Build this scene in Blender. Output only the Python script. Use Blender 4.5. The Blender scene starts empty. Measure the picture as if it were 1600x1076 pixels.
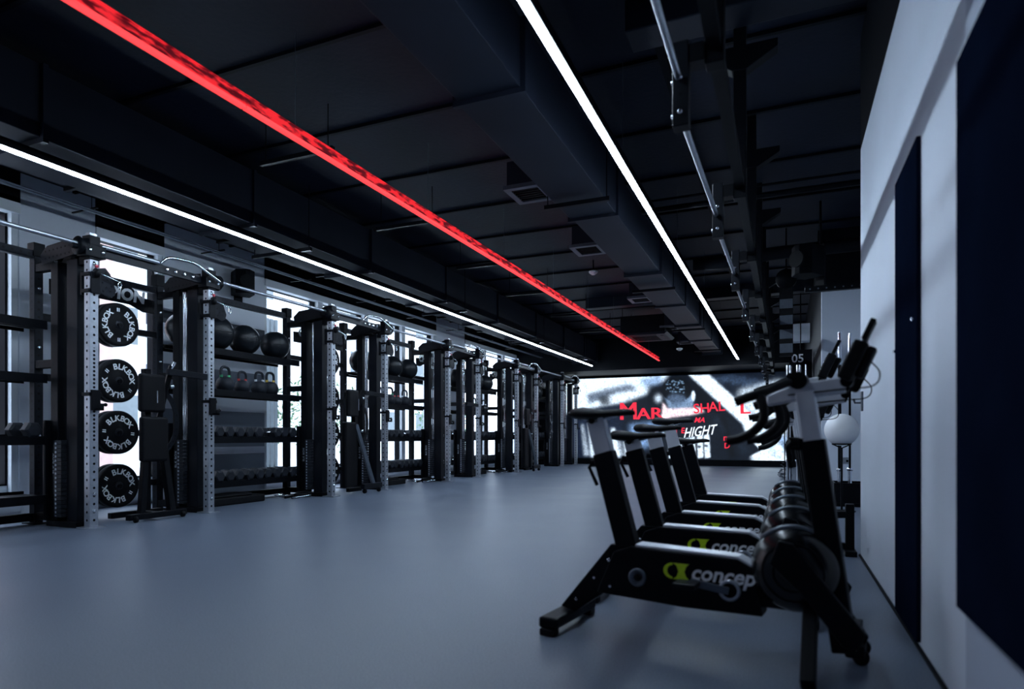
import bpy, math, random
import numpy as np
from mathutils import Vector, Matrix
PI = math.pi
SC = bpy.context.scene
COL = SC.collection
random.seed(4)

# ------------------------------------------------------------------ camera
H = 0.88                       # eye height
VPX, HY, F = 1226.0, 683.0, 1000.0   # vanishing point, horizon row, focal length (of 1600x1076)
YAW = math.atan((VPX - 800.0) / F)
cd = bpy.data.cameras.new('camera')
cam = bpy.data.objects.new('camera', cd)
COL.objects.link(cam)
SC.camera = cam
cam.location = (0, 0, H)
cam.rotation_euler = (PI / 2, 0, YAW)
cd.sensor_fit = 'HORIZONTAL'
cd.sensor_width = 36.0
cd.lens = 36.0 * F / 1600.0
cd.shift_y = (HY - 538.0) / 1600.0
cd.clip_start = 0.05
cd.dof.use_dof = True
cd.dof.focus_distance = 9.0
cd.dof.aperture_fstop = 1.7

# ------------------------------------------------------------------ world, exposure
SC.view_settings.view_transform = 'Standard'
SC.view_settings.look = 'None'
SC.view_settings.gamma = 1.0
SC.view_settings.use_curve_mapping = False
SC.view_settings.exposure = 0.0
w = bpy.data.worlds.new('overcast_sky')
SC.world = w
w.use_nodes = True
wt = w.node_tree
bg = wt.nodes['Background']
tcw = wt.nodes.new('ShaderNodeTexCoord')
sepw = wt.nodes.new('ShaderNodeSeparateXYZ')
rmp = wt.nodes.new('ShaderNodeValToRGB')
rmp.color_ramp.elements[0].position = 0.45
rmp.color_ramp.elements[0].color = (0.60, 0.68, 0.78, 1)
rmp.color_ramp.elements[1].position = 0.75
rmp.color_ramp.elements[1].color = (0.66, 0.80, 1.0, 1)
mr = wt.nodes.new('ShaderNodeMapRange')
mr.inputs['From Min'].default_value = -1
wt.links.new(tcw.outputs['Generated'], sepw.inputs[0])
wt.links.new(sepw.outputs['Z'], mr.inputs['Value'])
wt.links.new(mr.outputs[0], rmp.inputs[0])
wt.links.new(rmp.outputs[0], bg.inputs['Color'])
bg.inputs['Strength'].default_value = 7.0
LED_STRENGTH = 78.0
RED_STRENGTH = 1.0
SCREEN_STRENGTH = 1.6

def portal(name, loc, rot, sx, sy):
    l = bpy.data.lights.new(name, 'AREA'); l.shape = 'RECTANGLE'; l.size = sx; l.size_y = sy
    l.cycles.is_portal = True
    o = bpy.data.objects.new(name, l); COL.objects.link(o); o.location = loc; o.rotation_euler = rot
    return o

# ------------------------------------------------------------------ materials
MATS = {}
def mat(name, col, rough=0.5, metal=0.0, noise=0.0, nscale=20.0, bump=0.0, bscale=60.0, emis=None, estr=0.0, coat=0.0, spec=0.5):
    if name in MATS: return MATS[name]
    m = bpy.data.materials.new(name); m.use_nodes = True
    t = m.node_tree; b = t.nodes['Principled BSDF']
    b.inputs['Base Color'].default_value = (*col, 1)
    b.inputs['Roughness'].default_value = rough
    b.inputs['Metallic'].default_value = metal
    b.inputs['Specular IOR Level'].default_value = spec
    b.inputs['Coat Weight'].default_value = coat
    tc = t.nodes.new('ShaderNodeTexCoord')
    if noise > 0:
        n = t.nodes.new('ShaderNodeTexNoise'); n.inputs['Scale'].default_value = nscale; n.inputs['Detail'].default_value = 5
        t.links.new(tc.outputs['Object'], n.inputs['Vector'])
        r = t.nodes.new('ShaderNodeValToRGB')
        r.color_ramp.elements[0].position = 0.3; r.color_ramp.elements[1].position = 0.7
        r.color_ramp.elements[0].color = (*[c * (1 - noise) for c in col], 1)
        r.color_ramp.elements[1].color = (*[min(1, c * (1 + noise)) for c in col], 1)
        t.links.new(n.outputs['Fac'], r.inputs['Fac']); t.links.new(r.outputs['Color'], b.inputs['Base Color'])
    if bump > 0:
        n2 = t.nodes.new('ShaderNodeTexNoise'); n2.inputs['Scale'].default_value = bscale; n2.inputs['Detail'].default_value = 4
        t.links.new(tc.outputs['Object'], n2.inputs['Vector'])
        bp = t.nodes.new('ShaderNodeBump'); bp.inputs['Strength'].default_value = bump; bp.inputs['Distance'].default_value = 0.01
        t.links.new(n2.outputs['Fac'], bp.inputs['Height']); t.links.new(bp.outputs[0], b.inputs['Normal'])
    if emis:
        b.inputs['Emission Color'].default_value = (*emis, 1); b.inputs['Emission Strength'].default_value = estr
    MATS[name] = m
    return m

def M(n):
    return MATS[n]

mat('black_steel', (0.0030, 0.0038, 0.006), 0.42, 0.0, 0.25, 8, 0.15, 300, spec=0.09)
mat('dark_steel', (0.0055, 0.007, 0.011), 0.40, 0.0, 0.2, 8, spec=0.12)
mat('chrome', (0.80, 0.84, 0.90), 0.16, 1.0)
mat('brushed_silver', (0.42, 0.45, 0.50), 0.34, 0.9, 0.12, 30, 0.1, 200)
mat('rubber', (0.004, 0.0046, 0.0065), 0.55, 0, 0.25, 40, 0.2, 250, spec=0.14)
mat('ball_leather', (0.005, 0.007, 0.010), 0.36, 0, 0.2, 15, 0.2, 90, spec=0.3)
mat('iron', (0.016, 0.019, 0.026), 0.45, 0.0, 0.25, 30, 0.25, 200, spec=0.2)
mat('gloss_black', (0.003, 0.004, 0.006), 0.22, 0, coat=0.0, spec=0.45)
mat('upholstery', (0.0035, 0.004, 0.006), 0.48, 0, 0.2, 60, 0.3, 400, spec=0.12)
mat('white_print', (0.90, 0.93, 0.96), 0.5, 0, 0.05, 60)
mat('grey_print', (0.40, 0.45, 0.52), 0.5, 0, 0.05, 60)
mat('lime_print', (0.55, 0.78, 0.015), 0.45, 0, 0.05, 60, emis=None)
mat('bike_silver', (0.66, 0.69, 0.75), 0.38, 0.2, 0.05, 20)
mat('grey_steel', (0.10, 0.12, 0.15), 0.4, 0.5, 0.1, 20)
mat('wall_white', (0.64, 0.70, 0.79), 0.55, 0, 0.035, 1.5, 0.08, 120)
mat('wall_pier', (0.72, 0.77, 0.85), 0.55, 0, 0.03, 1.5)
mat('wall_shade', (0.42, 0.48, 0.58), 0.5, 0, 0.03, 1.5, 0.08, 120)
mat('frame_white', (0.72, 0.76, 0.80), 0.4, 0, 0.03, 5)
mat('ceiling_black', (0.0070, 0.0100, 0.0210), 0.6, 0, 0.35, 1.2, 0.3, 20, spec=0.15)
mat('duct_grey', (0.0070, 0.0100, 0.0190), 0.5, 0.0, 0.2, 2.0, spec=0.2)
mat('black_paint', (0.0025, 0.0035, 0.006), 0.6, 0, 0.2, 3, spec=0.1)
mat('panel_gloss', (0.004, 0.007, 0.018), 0.7, 0, 0.2, 3, spec=0.0)
mat('ball_white', (0.82, 0.84, 0.86), 0.4, 0, 0.03, 10)
mat('red_tag', (0.35, 0.02, 0.04), 0.5, 0, 0.1, 20)
mat('collar_red', (0.55, 0.04, 0.04), 0.5, 0, 0.1, 20)
mat('collar_green', (0.03, 0.30, 0.12), 0.5, 0, 0.1, 20)
mat('collar_yellow', (0.60, 0.38, 0.05), 0.5, 0, 0.1, 20)
mat('collar_white', (0.55, 0.58, 0.62), 0.5, 0, 0.1, 20)
mat('brick_pale', (0.40, 0.27, 0.24), 0.9, 0, 0.1, 6)
mat('render_pale', (0.50, 0.50, 0.49), 0.9, 0, 0.06, 2)
mat('paving', (0.60, 0.62, 0.62), 0.9, 0, 0.08, 3)
mat('slat_grey', (0.12, 0.14, 0.15), 0.7, 0, 0.1, 6)
mat('leaf', (0.07, 0.14, 0.06), 0.6, 0, 0.4, 25)
mat('led', (1, 1, 1), 0.5, emis=(0.66, 0.82, 1.0), estr=LED_STRENGTH)
mat('red_led', (1, 0.1, 0.1), 0.5, emis=(1.0, 0.055, 0.06), estr=RED_STRENGTH * 1.25)

def red_film():
    m = bpy.data.materials.new('red_film'); m.use_nodes = True
    t = m.node_tree; b = t.nodes['Principled BSDF']
    b.inputs['Base Color'].default_value = (0.1, 0.0, 0.0, 1)
    tc = t.nodes.new('ShaderNodeTexCoord')
    mp = t.nodes.new('ShaderNodeMapping'); mp.inputs['Scale'].default_value = (1, 3.5, 14)
    t.links.new(tc.outputs['Object'], mp.inputs[0])
    v = t.nodes.new('ShaderNodeTexNoise'); v.inputs['Scale'].default_value = 1.6; v.inputs['Detail'].default_value = 3
    t.links.new(mp.outputs[0], v.inputs['Vector'])
    r = t.nodes.new('ShaderNodeValToRGB'); r.color_ramp.interpolation = 'LINEAR'
    r.color_ramp.elements[0].position = 0.44; r.color_ramp.elements[0].color = (0.05, 0.0, 0.004, 1)
    r.color_ramp.elements[1].position = 0.54; r.color_ramp.elements[1].color = (0.85, 0.02, 0.03, 1)
    t.links.new(v.outputs['Fac'], r.inputs['Fac'])
    t.links.new(r.outputs['Color'], b.inputs['Emission Color'])
    b.inputs['Emission Strength'].default_value = RED_STRENGTH
    MATS['red_film'] = m
red_film()
mat('red_film_dark', (0.05, 0, 0), 0.5, emis=(0.22, 0.0, 0.01), estr=0.9)

def perforated(name, col, rough, metal, axis='z', pitch=0.078, hole=0.0125, dense=None, strip=0.0):
    """metal square tube: round punched holes along its length, in object space"""
    m = mat(name, col, rough, metal, 0.1, 25, spec=0.12)
    t = m.node_tree; b = t.nodes['Principled BSDF']
    tc = t.nodes.new('ShaderNodeTexCoord'); sp = t.nodes.new('ShaderNodeSeparateXYZ')
    t.links.new(tc.outputs['Object'], sp.inputs[0])
    sn = t.nodes.new('ShaderNodeSeparateXYZ'); t.links.new(tc.outputs['Normal'], sn.inputs[0])
    def math_(op, a, bb=None, c=None):
        n = t.nodes.new('ShaderNodeMath'); n.operation = op
        for i, x in enumerate((a, bb, c)):
            if x is None: continue
            if isinstance(x, (int, float)): n.inputs[i].default_value = x
            else: t.links.new(x, n.inputs[i])
        return n.outputs[0]
    X, Y, Z = sp.outputs
    if axis == 'z':
        L, A, B = Z, X, Y; na = sn.outputs['X']
    else:
        L, A, B = Y, X, Z; na = sn.outputs['X']
    isA = math_('GREATER_THAN', math_('ABSOLUTE', na), 0.5)       # face looks along A: across coordinate is B
    across = math_('ADD', math_('MULTIPLY', isA, B), math_('MULTIPLY', math_('SUBTRACT', 1.0, isA), A))
    def hole_at(p):
        md = math_('SUBTRACT', math_('PINGPONG', L, p / 2), 0.0)
        return math_('SQRT', math_('ADD', math_('MULTIPLY', across, across), math_('MULTIPLY', md, md)))
    d = hole_at(pitch)
    if dense:
        d2 = hole_at(pitch / 2)
        inside = math_('MULTIPLY', math_('MULTIPLY', math_('GREATER_THAN', L, dense[0]), math_('LESS_THAN', L, dense[1])), isA)
        d = math_('ADD', math_('MULTIPLY', inside, d2), math_('MULTIPLY', math_('SUBTRACT', 1.0, inside), d))
    isH = math_('LESS_THAN', d, hole)
    mx = t.nodes.new('ShaderNodeMix'); mx.data_type = 'RGBA'
    src = b.inputs['Base Color'].links[0].from_socket
    t.links.new(isH, mx.inputs['Factor']); t.links.new(src, mx.inputs[6]); mx.inputs[7].default_value = (0.002, 0.002, 0.003, 1)
    t.links.new(mx.outputs[2], b.inputs['Base Color'])
    t.links.new(math_('MULTIPLY', math_('SUBTRACT', 1.0, isH), metal), b.inputs['Metallic'])
    return m
perforated('silver_post', (0.40, 0.43, 0.48), 0.38, 0.8, 'z', dense=(0.85, 1.75))
perforated('black_post', (0.008, 0.010, 0.015), 0.42, 0.1, 'z')
perforated('black_beam', (0.010, 0.012, 0.018), 0.42, 0.1, 'y')

def stack_numbers():
    m = mat('stack_numbers', (0.4, 0.45, 0.52), 0.5); t = m.node_tree; b = t.nodes['Principled BSDF']
    tc = t.nodes.new('ShaderNodeTexCoord'); sp = t.nodes.new('ShaderNodeSeparateXYZ'); pg = t.nodes.new('ShaderNodeMath'); pg.operation = 'PINGPONG'; pg.inputs[1].default_value = 0.021
    gt = t.nodes.new('ShaderNodeMath'); gt.operation = 'GREATER_THAN'; gt.inputs[1].default_value = 0.011; mx = t.nodes.new('ShaderNodeMix'); mx.data_type = 'RGBA'
    t.links.new(tc.outputs['Object'], sp.inputs[0]); t.links.new(sp.outputs['Z'], pg.inputs[0]); t.links.new(pg.outputs[0], gt.inputs[0]); t.links.new(gt.outputs[0], mx.inputs['Factor'])
    mx.inputs[6].default_value = (0.02, 0.02, 0.03, 1); mx.inputs[7].default_value = (0.4, 0.45, 0.52, 1); t.links.new(mx.outputs[2], b.inputs['Base Color'])
stack_numbers()

def band_wall():
    m = mat('wall_banded', (0.47, 0.52, 0.60), 0.55, 0, 0.03, 1.5)
    t = m.node_tree; b = t.nodes['Principled BSDF']
    g = t.nodes.new('ShaderNodeNewGeometry'); sp = t.nodes.new('ShaderNodeSeparateXYZ')
    t.links.new(g.outputs['Position'], sp.inputs[0])
    r = t.nodes.new('ShaderNodeValToRGB'); r.color_ramp.interpolation = 'CONSTANT'
    L = (0.70, 0.75, 0.83, 1); D = (0.17, 0.20, 0.25, 1); K = (0.06, 0.07, 0.09, 1)
    mrr = t.nodes.new('ShaderNodeMapRange'); mrr.inputs['From Max'].default_value = 4.0
    t.links.new(sp.outputs['Z'], mrr.inputs['Value']); t.links.new(mrr.outputs[0], r.inputs['Fac'])
    stops = [(0, L), (0.62, D), (1.28, L), (1.56, D), (2.0, L), (2.48, K), (2.66, L)]
    e = r.color_ramp.elements
    e[0].position = 0; e[0].color = D
    e[1].position = stops[1][0] / 4; e[1].color = L
    for z, c in [(0.72, D), (1.28, L), (1.56, D), (1.9, L), (2.46, K), (2.64, L)]:
        n = e.new(z / 4); n.color = c
    t.links.new(r.outputs['Color'], b.inputs['Base Color'])
band_wall()

def floor_mat():
    m = mat('rubber_floor', (0.1, 0.12, 0.15), 0.5)
    t = m.node_tree; b = t.nodes['Principled BSDF']
    tc = t.nodes.new('ShaderNodeTexCoord')
    n1 = t.nodes.new('ShaderNodeTexNoise'); n1.inputs['Scale'].default_value = 160; n1.inputs['Detail'].default_value = 3
    n2 = t.nodes.new('ShaderNodeTexNoise'); n2.inputs['Scale'].default_value = 0.9; n2.inputs['Detail'].default_value = 6
    for n in (n1, n2): t.links.new(tc.outputs['Object'], n.inputs['Vector'])
    r1 = t.nodes.new('ShaderNodeValToRGB')
    r1.color_ramp.elements[0].position = 0.40; r1.color_ramp.elements[0].color = (0.095, 0.118, 0.165, 1)
    r1.color_ramp.elements[1].position = 0.62; r1.color_ramp.elements[1].color = (0.155, 0.188, 0.250, 1)
    t.links.new(n1.outputs['Fac'], r1.inputs['Fac'])
    mx = t.nodes.new('ShaderNodeMix'); mx.data_type = 'RGBA'; mx.blend_type = 'MULTIPLY'; mx.inputs['Factor'].default_value = 0.5
    r2 = t.nodes.new('ShaderNodeValToRGB')
    r2.color_ramp.elements[0].position = 0.35; r2.color_ramp.elements[0].color = (0.72, 0.74, 0.78, 1)
    r2.color_ramp.elements[1].position = 0.65; r2.color_ramp.elements[1].color = (1, 1, 1, 1)
    t.links.new(n2.outputs['Fac'], r2.inputs['Fac'])
    t.links.new(r1.outputs['Color'], mx.inputs[6]); t.links.new(r2.outputs['Color'], mx.inputs[7])
    t.links.new(mx.outputs[2], b.inputs['Base Color'])
    rr = t.nodes.new('ShaderNodeMapRange'); rr.inputs['To Min'].default_value = 0.30; rr.inputs['To Max'].default_value = 0.48
    t.links.new(n2.outputs['Fac'], rr.inputs['Value']); t.links.new(rr.outputs[0], b.inputs['Roughness'])
    bp = t.nodes.new('ShaderNodeBump'); bp.inputs['Strength'].default_value = 0.15; bp.inputs['Distance'].default_value = 0.004
    t.links.new(n1.outputs['Fac'], bp.inputs['Height']); t.links.new(bp.outputs[0], b.inputs['Normal'])
floor_mat()

def glass_mat():
    m = bpy.data.materials.new('window_glass'); m.use_nodes = True
    t = m.node_tree
    for n in list(t.nodes): t.nodes.remove(n)
    o = t.nodes.new('ShaderNodeOutputMaterial'); tr = t.nodes.new('ShaderNodeBsdfTransparent'); gl = t.nodes.new('ShaderNodeBsdfGlossy')
    gl.inputs['Roughness'].default_value = 0.02; mix = t.nodes.new('ShaderNodeMixShader'); fr = t.nodes.new('ShaderNodeFresnel'); fr.inputs[0].default_value = 1.45
    tr.inputs[0].default_value = (0.96, 0.98, 1, 1)
    ge = t.nodes.new('ShaderNodeNewGeometry'); mu = t.nodes.new('ShaderNodeMath'); mu.operation = 'MULTIPLY'; sb_ = t.nodes.new('ShaderNodeMath'); sb_.operation = 'SUBTRACT'; sb_.inputs[0].default_value = 1
    t.links.new(ge.outputs['Backfacing'], sb_.inputs[1]); t.links.new(fr.outputs[0], mu.inputs[0]); t.links.new(sb_.outputs[0], mu.inputs[1])
    t.links.new(mu.outputs[0], mix.inputs[0]); t.links.new(tr.outputs[0], mix.inputs[1]); t.links.new(gl.outputs[0], mix.inputs[2]); t.links.new(mix.outputs[0], o.inputs[0])
    MATS['window_glass'] = m
glass_mat()

# ------------------------------------------------------------------ mesh helpers
class MB:
    def __init__(s): s.v = []; s.f = []; s.sm = []
    def add(s, vs, fs, smooth=False):
        k = len(s.v); s.v += [tuple(p) for p in vs]
        for f in fs: s.f.append([k + i for i in f]); s.sm.append(smooth)
        return s
    def box(s, x0, x1, y0, y1, z0, z1, mtx=None):
        vs = [Vector((x, y, z)) for z in (z0, z1) for y in (y0, y1) for x in (x0, x1)]
        if mtx: vs = [mtx @ p for p in vs]
        return s.add(vs, [(0, 2, 3, 1), (4, 5, 7, 6), (0, 1, 5, 4), (2, 6, 7, 3), (0, 4, 6, 2), (1, 3, 7, 5)])
    def bar(s, a, b, wx, wy, up=(0, 0, 1)):
        """square bar from a to b"""
        a = Vector(a); b = Vector(b); d = (b - a).normalized(); u = Vector(up)
        if abs(d.dot(u)) > 0.98: u = Vector((0, 1, 0))
        s1 = d.cross(u).normalized(); s2 = s1.cross(d)
        vs = []
        for p in (a, b):
            for i, j in ((-1, -1), (1, -1), (1, 1), (-1, 1)): vs.append(p + s1 * i * wx / 2 + s2 * j * wy / 2)
        return s.add(vs, [(3, 2, 1, 0), (4, 5, 6, 7), (0, 1, 5, 4), (1, 2, 6, 5), (2, 3, 7, 6), (3, 0, 4, 7)])
    def tube(s, pts, r, n=12, closed=False):
        """round tube along a path; r number or list"""
        P = [Vector(p) for p in pts]; rs = r if isinstance(r, (list, tuple)) else [r] * len(P)
        rings = []; prev = None
        m = len(P)
        for i, p in enumerate(P):
            if closed: d = (P[(i + 1) % m] - P[i - 1]).normalized()
            elif i == 0: d = (P[1] - P[0]).normalized()
            elif i == m - 1: d = (P[-1] - P[-2]).normalized()
            else: d = ((P[i + 1] - p).normalized() + (p - P[i - 1]).normalized()).normalized()
            if prev is None:
                u = Vector((0, 0, 1)) if abs(d.z) < 0.9 else Vector((1, 0, 0))
                a = d.cross(u).normalized()
            else:
                a = (prev - d * prev.dot(d)).normalized()
            prev = a; bb = d.cross(a)
            rings.append([p + (a * math.cos(2 * PI * k / n) + bb * math.sin(2 * PI * k / n)) * rs[i] for k in range(n)])
        vs = [q for ring in rings for q in ring]; fs = []
        for i in range(m if closed else m - 1):
            j = (i + 1) % m
            for k in range(n): fs.append((i * n + k, i * n + (k + 1) % n, j * n + (k + 1) % n, j * n + k))
        s.add(vs, fs, True)
        if not closed:
            s.add(rings[0], [tuple(range(n - 1, -1, -1))]); s.add(rings[-1], [tuple(range(n))])
        return s
    def cyl(s, a, b, r, n=20): return s.tube([a, b], r, n)
    def lathe(s, prof, origin=(0, 0, 0), axis='z', n=24, smooth=True):
        """prof: (radius, height) pairs"""
        o = Vector(origin); vs = []
        for r, h in prof:
            for k in range(n):
                c, t = math.cos(2 * PI * k / n) * r, math.sin(2 * PI * k / n) * r
                vs.append(o + (Vector((c, t, h)) if axis == 'z' else Vector((h, c, t)) if axis == 'x' else Vector((t, h, c))))
        fs = []
        for i in range(len(prof) - 1):
            for k in range(n): fs.append((i * n + k, i * n + (k + 1) % n, (i + 1) * n + (k + 1) % n, (i + 1) * n + k))
        s.add(vs, fs, smooth)
        if prof[0][0] > 1e-5: s.add(vs[:n], [tuple(range(n - 1, -1, -1))])
        if prof[-1][0] > 1e-5: s.add(vs[-n:], [tuple(range(n))])
        return s
    def prism(s, poly, y0, y1, plane='xz', mtx=None):
        """extrude a polygon of (a, b) between two depths"""
        n = len(poly); vs = []
        for y in (y0, y1):
            for a, b in poly:
                p = Vector((a, y, b)) if plane == 'xz' else Vector((y, a, b)) if plane == 'yz' else Vector((a, b, y))
                vs.append(mtx @ p if mtx else p)
        fs = [tuple(range(n)), tuple(range(2 * n - 1, n - 1, -1))]
        for i in range(n):
            j = (i + 1) % n; fs.append((i, i + n, j + n, j))
        return s.add(vs, fs)
    def sphere(s, c, r, n=24, m=14, sc=(1, 1, 1)):
        prof = [(max(1e-4, math.sin(PI * i / m)) * r, -math.cos(PI * i / m) * r * sc[2]) for i in range(m + 1)]
        k = len(s.v); s.lathe(prof, c, 'z', n)
        return s
    def merge(s, mesh, mtx):
        vs = [mtx @ v.co for v in mesh.vertices]
        return s.add(vs, [tuple(p.vertices) for p in mesh.polygons])
    def build(s, name, material, parent=None, loc=None, bevel=0.0, seg=2, rot=None):
        me = bpy.data.meshes.new(name)
        me.from_pydata([tuple(p) for p in s.v], [], s.f)
        me.polygons.foreach_set('use_smooth', s.sm)
        me.materials.append(M(material) if isinstance(material, str) else material)
        import bmesh
        bm = bmesh.new(); bm.from_mesh(me); bmesh.ops.recalc_face_normals(bm, faces=bm.faces); bm.to_mesh(me); bm.free()
        me.update()
        o = bpy.data.objects.new(name, me); COL.objects.link(o)
        if parent is not None: o.parent = parent
        if loc: o.location = loc
        if rot: o.rotation_euler = rot
        if bevel > 0:
            b = o.modifiers.new('bevel', 'BEVEL'); b.width = bevel; b.segments = seg; b.limit_method = 'ANGLE'; b.angle_limit = 0.7
        return o

def tag(o, label=None, cat=None, group=None, kind=None):
    if label: o['label'] = label
    if cat: o['category'] = cat
    if group: o['group'] = group
    if kind: o['kind'] = kind
    return o
def thing(name, label, cat, loc=(0, 0, 0), rz=0, group=None):
    o = bpy.data.objects.new(name, None); COL.objects.link(o)
    o.location = loc; o.rotation_euler = (0, 0, rz); o.empty_display_size = 0.1
    return tag(o, label, cat, group)
def struct(name, mb, material, bevel=0.0, parent=None):
    o = mb.build(name, material, parent, bevel=bevel)
    if parent is None: o['kind'] = 'structure'
    return o
def copy_tree(o, parent=None):
    c = o.copy(); COL.objects.link(c)
    c.parent = parent
    for ch in list(o.children): copy_tree(ch, c)
    return c
def bez(pts, n=6):
    """smooth a polyline (Catmull-Rom)"""
    P = [Vector(p) for p in pts]; out = []
    for i in range(len(P) - 1):
        p0 = P[max(0, i - 1)]; p1 = P[i]; p2 = P[i + 1]; p3 = P[min(len(P) - 1, i + 2)]
        for k in range(n):
            t = k / n
            out.append(0.5 * ((2 * p1) + (p2 - p0) * t + (2 * p0 - 5 * p1 + 4 * p2 - p3) * t * t + (3 * p1 - p0 - 3 * p2 + p3) * t ** 3))
    out.append(P[-1]); return out

GLYPH = {}
def text_mesh(body, size=1.0, extrude=0.002, shear=0.0, bold=0.0, spacing=1.0):
    key = (body, size, extrude, shear, bold, spacing)
    if key in GLYPH: return GLYPH[key]
    c = bpy.data.curves.new('lettering', 'FONT'); c.body = body; c.size = size; c.extrude = extrude; c.shear = shear; c.offset = bold
    c.space_character = spacing
    c.align_x = 'CENTER'; c.align_y = 'CENTER'; c.resolution_u = 3
    o = bpy.data.objects.new('lettering', c); COL.objects.link(o)
    dg = bpy.context.evaluated_depsgraph_get()
    me = bpy.data.meshes.new_from_object(o.evaluated_get(dg))
    bpy.data.objects.remove(o); bpy.data.curves.remove(c)
    GLYPH[key] = me
    return me
FACE_X = Matrix(((0, 0, 1), (1, 0, 0), (0, 1, 0))).to_4x4()       # text seen from +X, reading along +Y
FACE_MY = Matrix(((1, 0, 0), (0, 0, -1), (0, 1, 0))).to_4x4()     # text seen from -Y, reading along +X

# ------------------------------------------------------------------ room shell
WX, CZ, EY = -7.9, 3.85, 20.6       # window wall, ceiling, end wall
RX, RY = 0.52, 5.4                  # right wall and the corner where it ends
f = MB(); f.box(WX - 0.3, 2.2, -3.0, EY + 0.2, -0.12, 0.0); struct('floor', f, 'rubber_floor')
c = MB(); c.box(WX - 0.3, 2.2, -3.0, EY + 0.2, CZ, CZ + 0.15); struct('ceiling', c, 'ceiling_black')

# piers of the window wall, sills, black header
piers = [(-3.0, -0.6), (4.44, 5.30), (6.25, 8.12), (13.75, 15.3), (19.3, 20.6)]
wl = MB()
for a, b_ in piers[:2] + piers[3:]: wl.box(WX - 0.35, WX, a, b_, 0, CZ)
struct('wall_left', wl, 'wall_pier')
wl = MB(); wl.box(WX - 0.35, WX, *piers[2], 0, CZ); struct('wall_left_pier', wl, 'wall_banded')
gaps = [(-0.6, 4.44), (5.30, 6.25), (8.12, 13.75), (15.3, 19.3)]
hd = MB(); si = MB()
for a, b_ in gaps:
    hd.box(WX - 0.35, WX + 0.02, a, b_, 3.50, CZ)
    si.box(WX - 0.33, WX + 0.04, a, b_, 0.0, 0.26)
lt = MB()
for a, b_ in gaps: lt.box(WX - 0.10, WX + 0.03, a, b_, 3.38, 3.50)
struct('trim_10', lt, 'frame_white', 0.004)
struct('trim_1', hd, 'black_paint'); struct('trim_2', si, 'wall_white', 0.01)
wi = 0
for a, b_ in gaps:
    n = max(1, round((b_ - a) / 1.4)); step = (b_ - a) / n
    for i in range(n):
        y0 = a + i * step; y1 = y0 + step; wi += 1
        fr = MB(); X0, X1 = WX - 0.22, WX - 0.10; t = 0.075
        fr.box(X0, X1, y0, y0 + t, 0.26, 3.5); fr.box(X0, X1, y1 - t, y1, 0.26, 3.5); fr.box(X1, WX - 0.02, y0, y0 + 0.07, 0.26, 3.40); fr.box(X1, WX - 0.02, y1 - 0.07, y1, 0.26, 3.40)
        fr.box(X0, X1, y0 + t, y1 - t, 0.26, 0.34); fr.box(X0, X1, y0 + t, y1 - t, 3.40, 3.5)
        fo = struct('window_%d' % wi, fr, 'frame_white', 0.004)
        g = MB()
        for q in ((y0 + t, y0 + t + 0.02, 0.34, 3.4), (y1 - t - 0.02, y1 - t, 0.34, 3.4), (y0 + t, y1 - t, 0.34, 0.36), (y0 + t, y1 - t, 3.38, 3.40)):
            g.box(X0 + 0.02, X1 + 0.01, q[0], q[1], q[2], q[3])
        g.build('gasket', 'black_paint', fo)
        p = MB(); p.box(WX - 0.17, WX - 0.16, y0 + t, y1 - t, 0.34, 3.4); p.build('pane', 'window_glass', fo)
    portal('window_portal', (WX - 0.4, (a + b_) / 2, 1.9), (0, -PI / 2, 0), 3.3, b_ - a)
# end wall, bulkhead over the screen
e = MB(); e.box(WX - 0.3, 2.2, EY, EY + 0.2, 0, CZ); struct('wall_back', e, 'black_paint')
e = MB(); e.box(WX, RX - 0.02, 18.85, EY, 2.90, CZ - 0.001); struct('trim_3', e, 'black_paint')
# right wall: near part, its end, the recess behind it
r = MB(); r.box(RX, RX + 0.16, -3.0, RY, 0, 3.02); struct('wall_right', r, 'wall_white', 0.004)
r = MB(); r.box(RX, RX + 0.16, -3.0, RY, 3.02, CZ); struct('trim_4', r, 'black_paint')
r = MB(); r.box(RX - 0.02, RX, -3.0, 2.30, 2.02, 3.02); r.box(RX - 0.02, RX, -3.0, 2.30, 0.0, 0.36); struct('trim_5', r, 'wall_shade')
r = MB(); r.box(0.49, 2.0, 10.2, 10.36, 0, 3.05); struct('wall_recess_back', r, 'wall_white')
r = MB(); r.box(0.44, 2.0, 10.19, 10.37, 3.05, CZ); struct('trim_6', r, 'black_paint')
r = MB(); r.box(2.0, 2.2, -3.0, EY, 0, CZ); struct('wall_recess_side', r, 'wall_white')
r = MB(); r.box(0.49, 0.62, 10.36, EY, 0, 3.05); struct('wall_right_far', r, 'black_paint')
r = MB(); r.box(0.49, 0.62, 10.36, EY, 3.05, CZ); struct('trim_7', r, 'black_paint')
r = MB(); r.box(WX - 0.3, 2.2, -3.2, -3.0, 0, CZ); struct('wall_front', r, 'wall_shade')
r = MB(); r.box(RX - 0.012, RX, 2.3, RY, 0, 0.012); struct('baseboard_right', r, 'black_paint')
# dark flush door and the big dark panel on the right wall
d = MB(); d.box(RX - 0.018, RX - 0.001, 3.10, 3.66, 0.03, 2.13); do = struct('door_1', d, 'panel_gloss', 0.003)
k = MB(); k.cyl((RX - 0.03, 3.15, 1.38), (RX - 0.018, 3.15, 1.38), 0.008, 10); k.cyl((RX - 0.03, 3.62, 1.30), (RX - 0.018, 3.62, 1.30), 0.008, 10); k.build('door_stud', 'chrome', do)
d = MB(); d.box(RX - 0.045, RX - 0.001, -0.5, 2.30, 0.37, 2.01)
o = d.build('wall_panel', 'panel_gloss', bevel=0.004); tag(o, 'large glossy near-black panel on the white wall at the right edge', 'panel')

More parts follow.
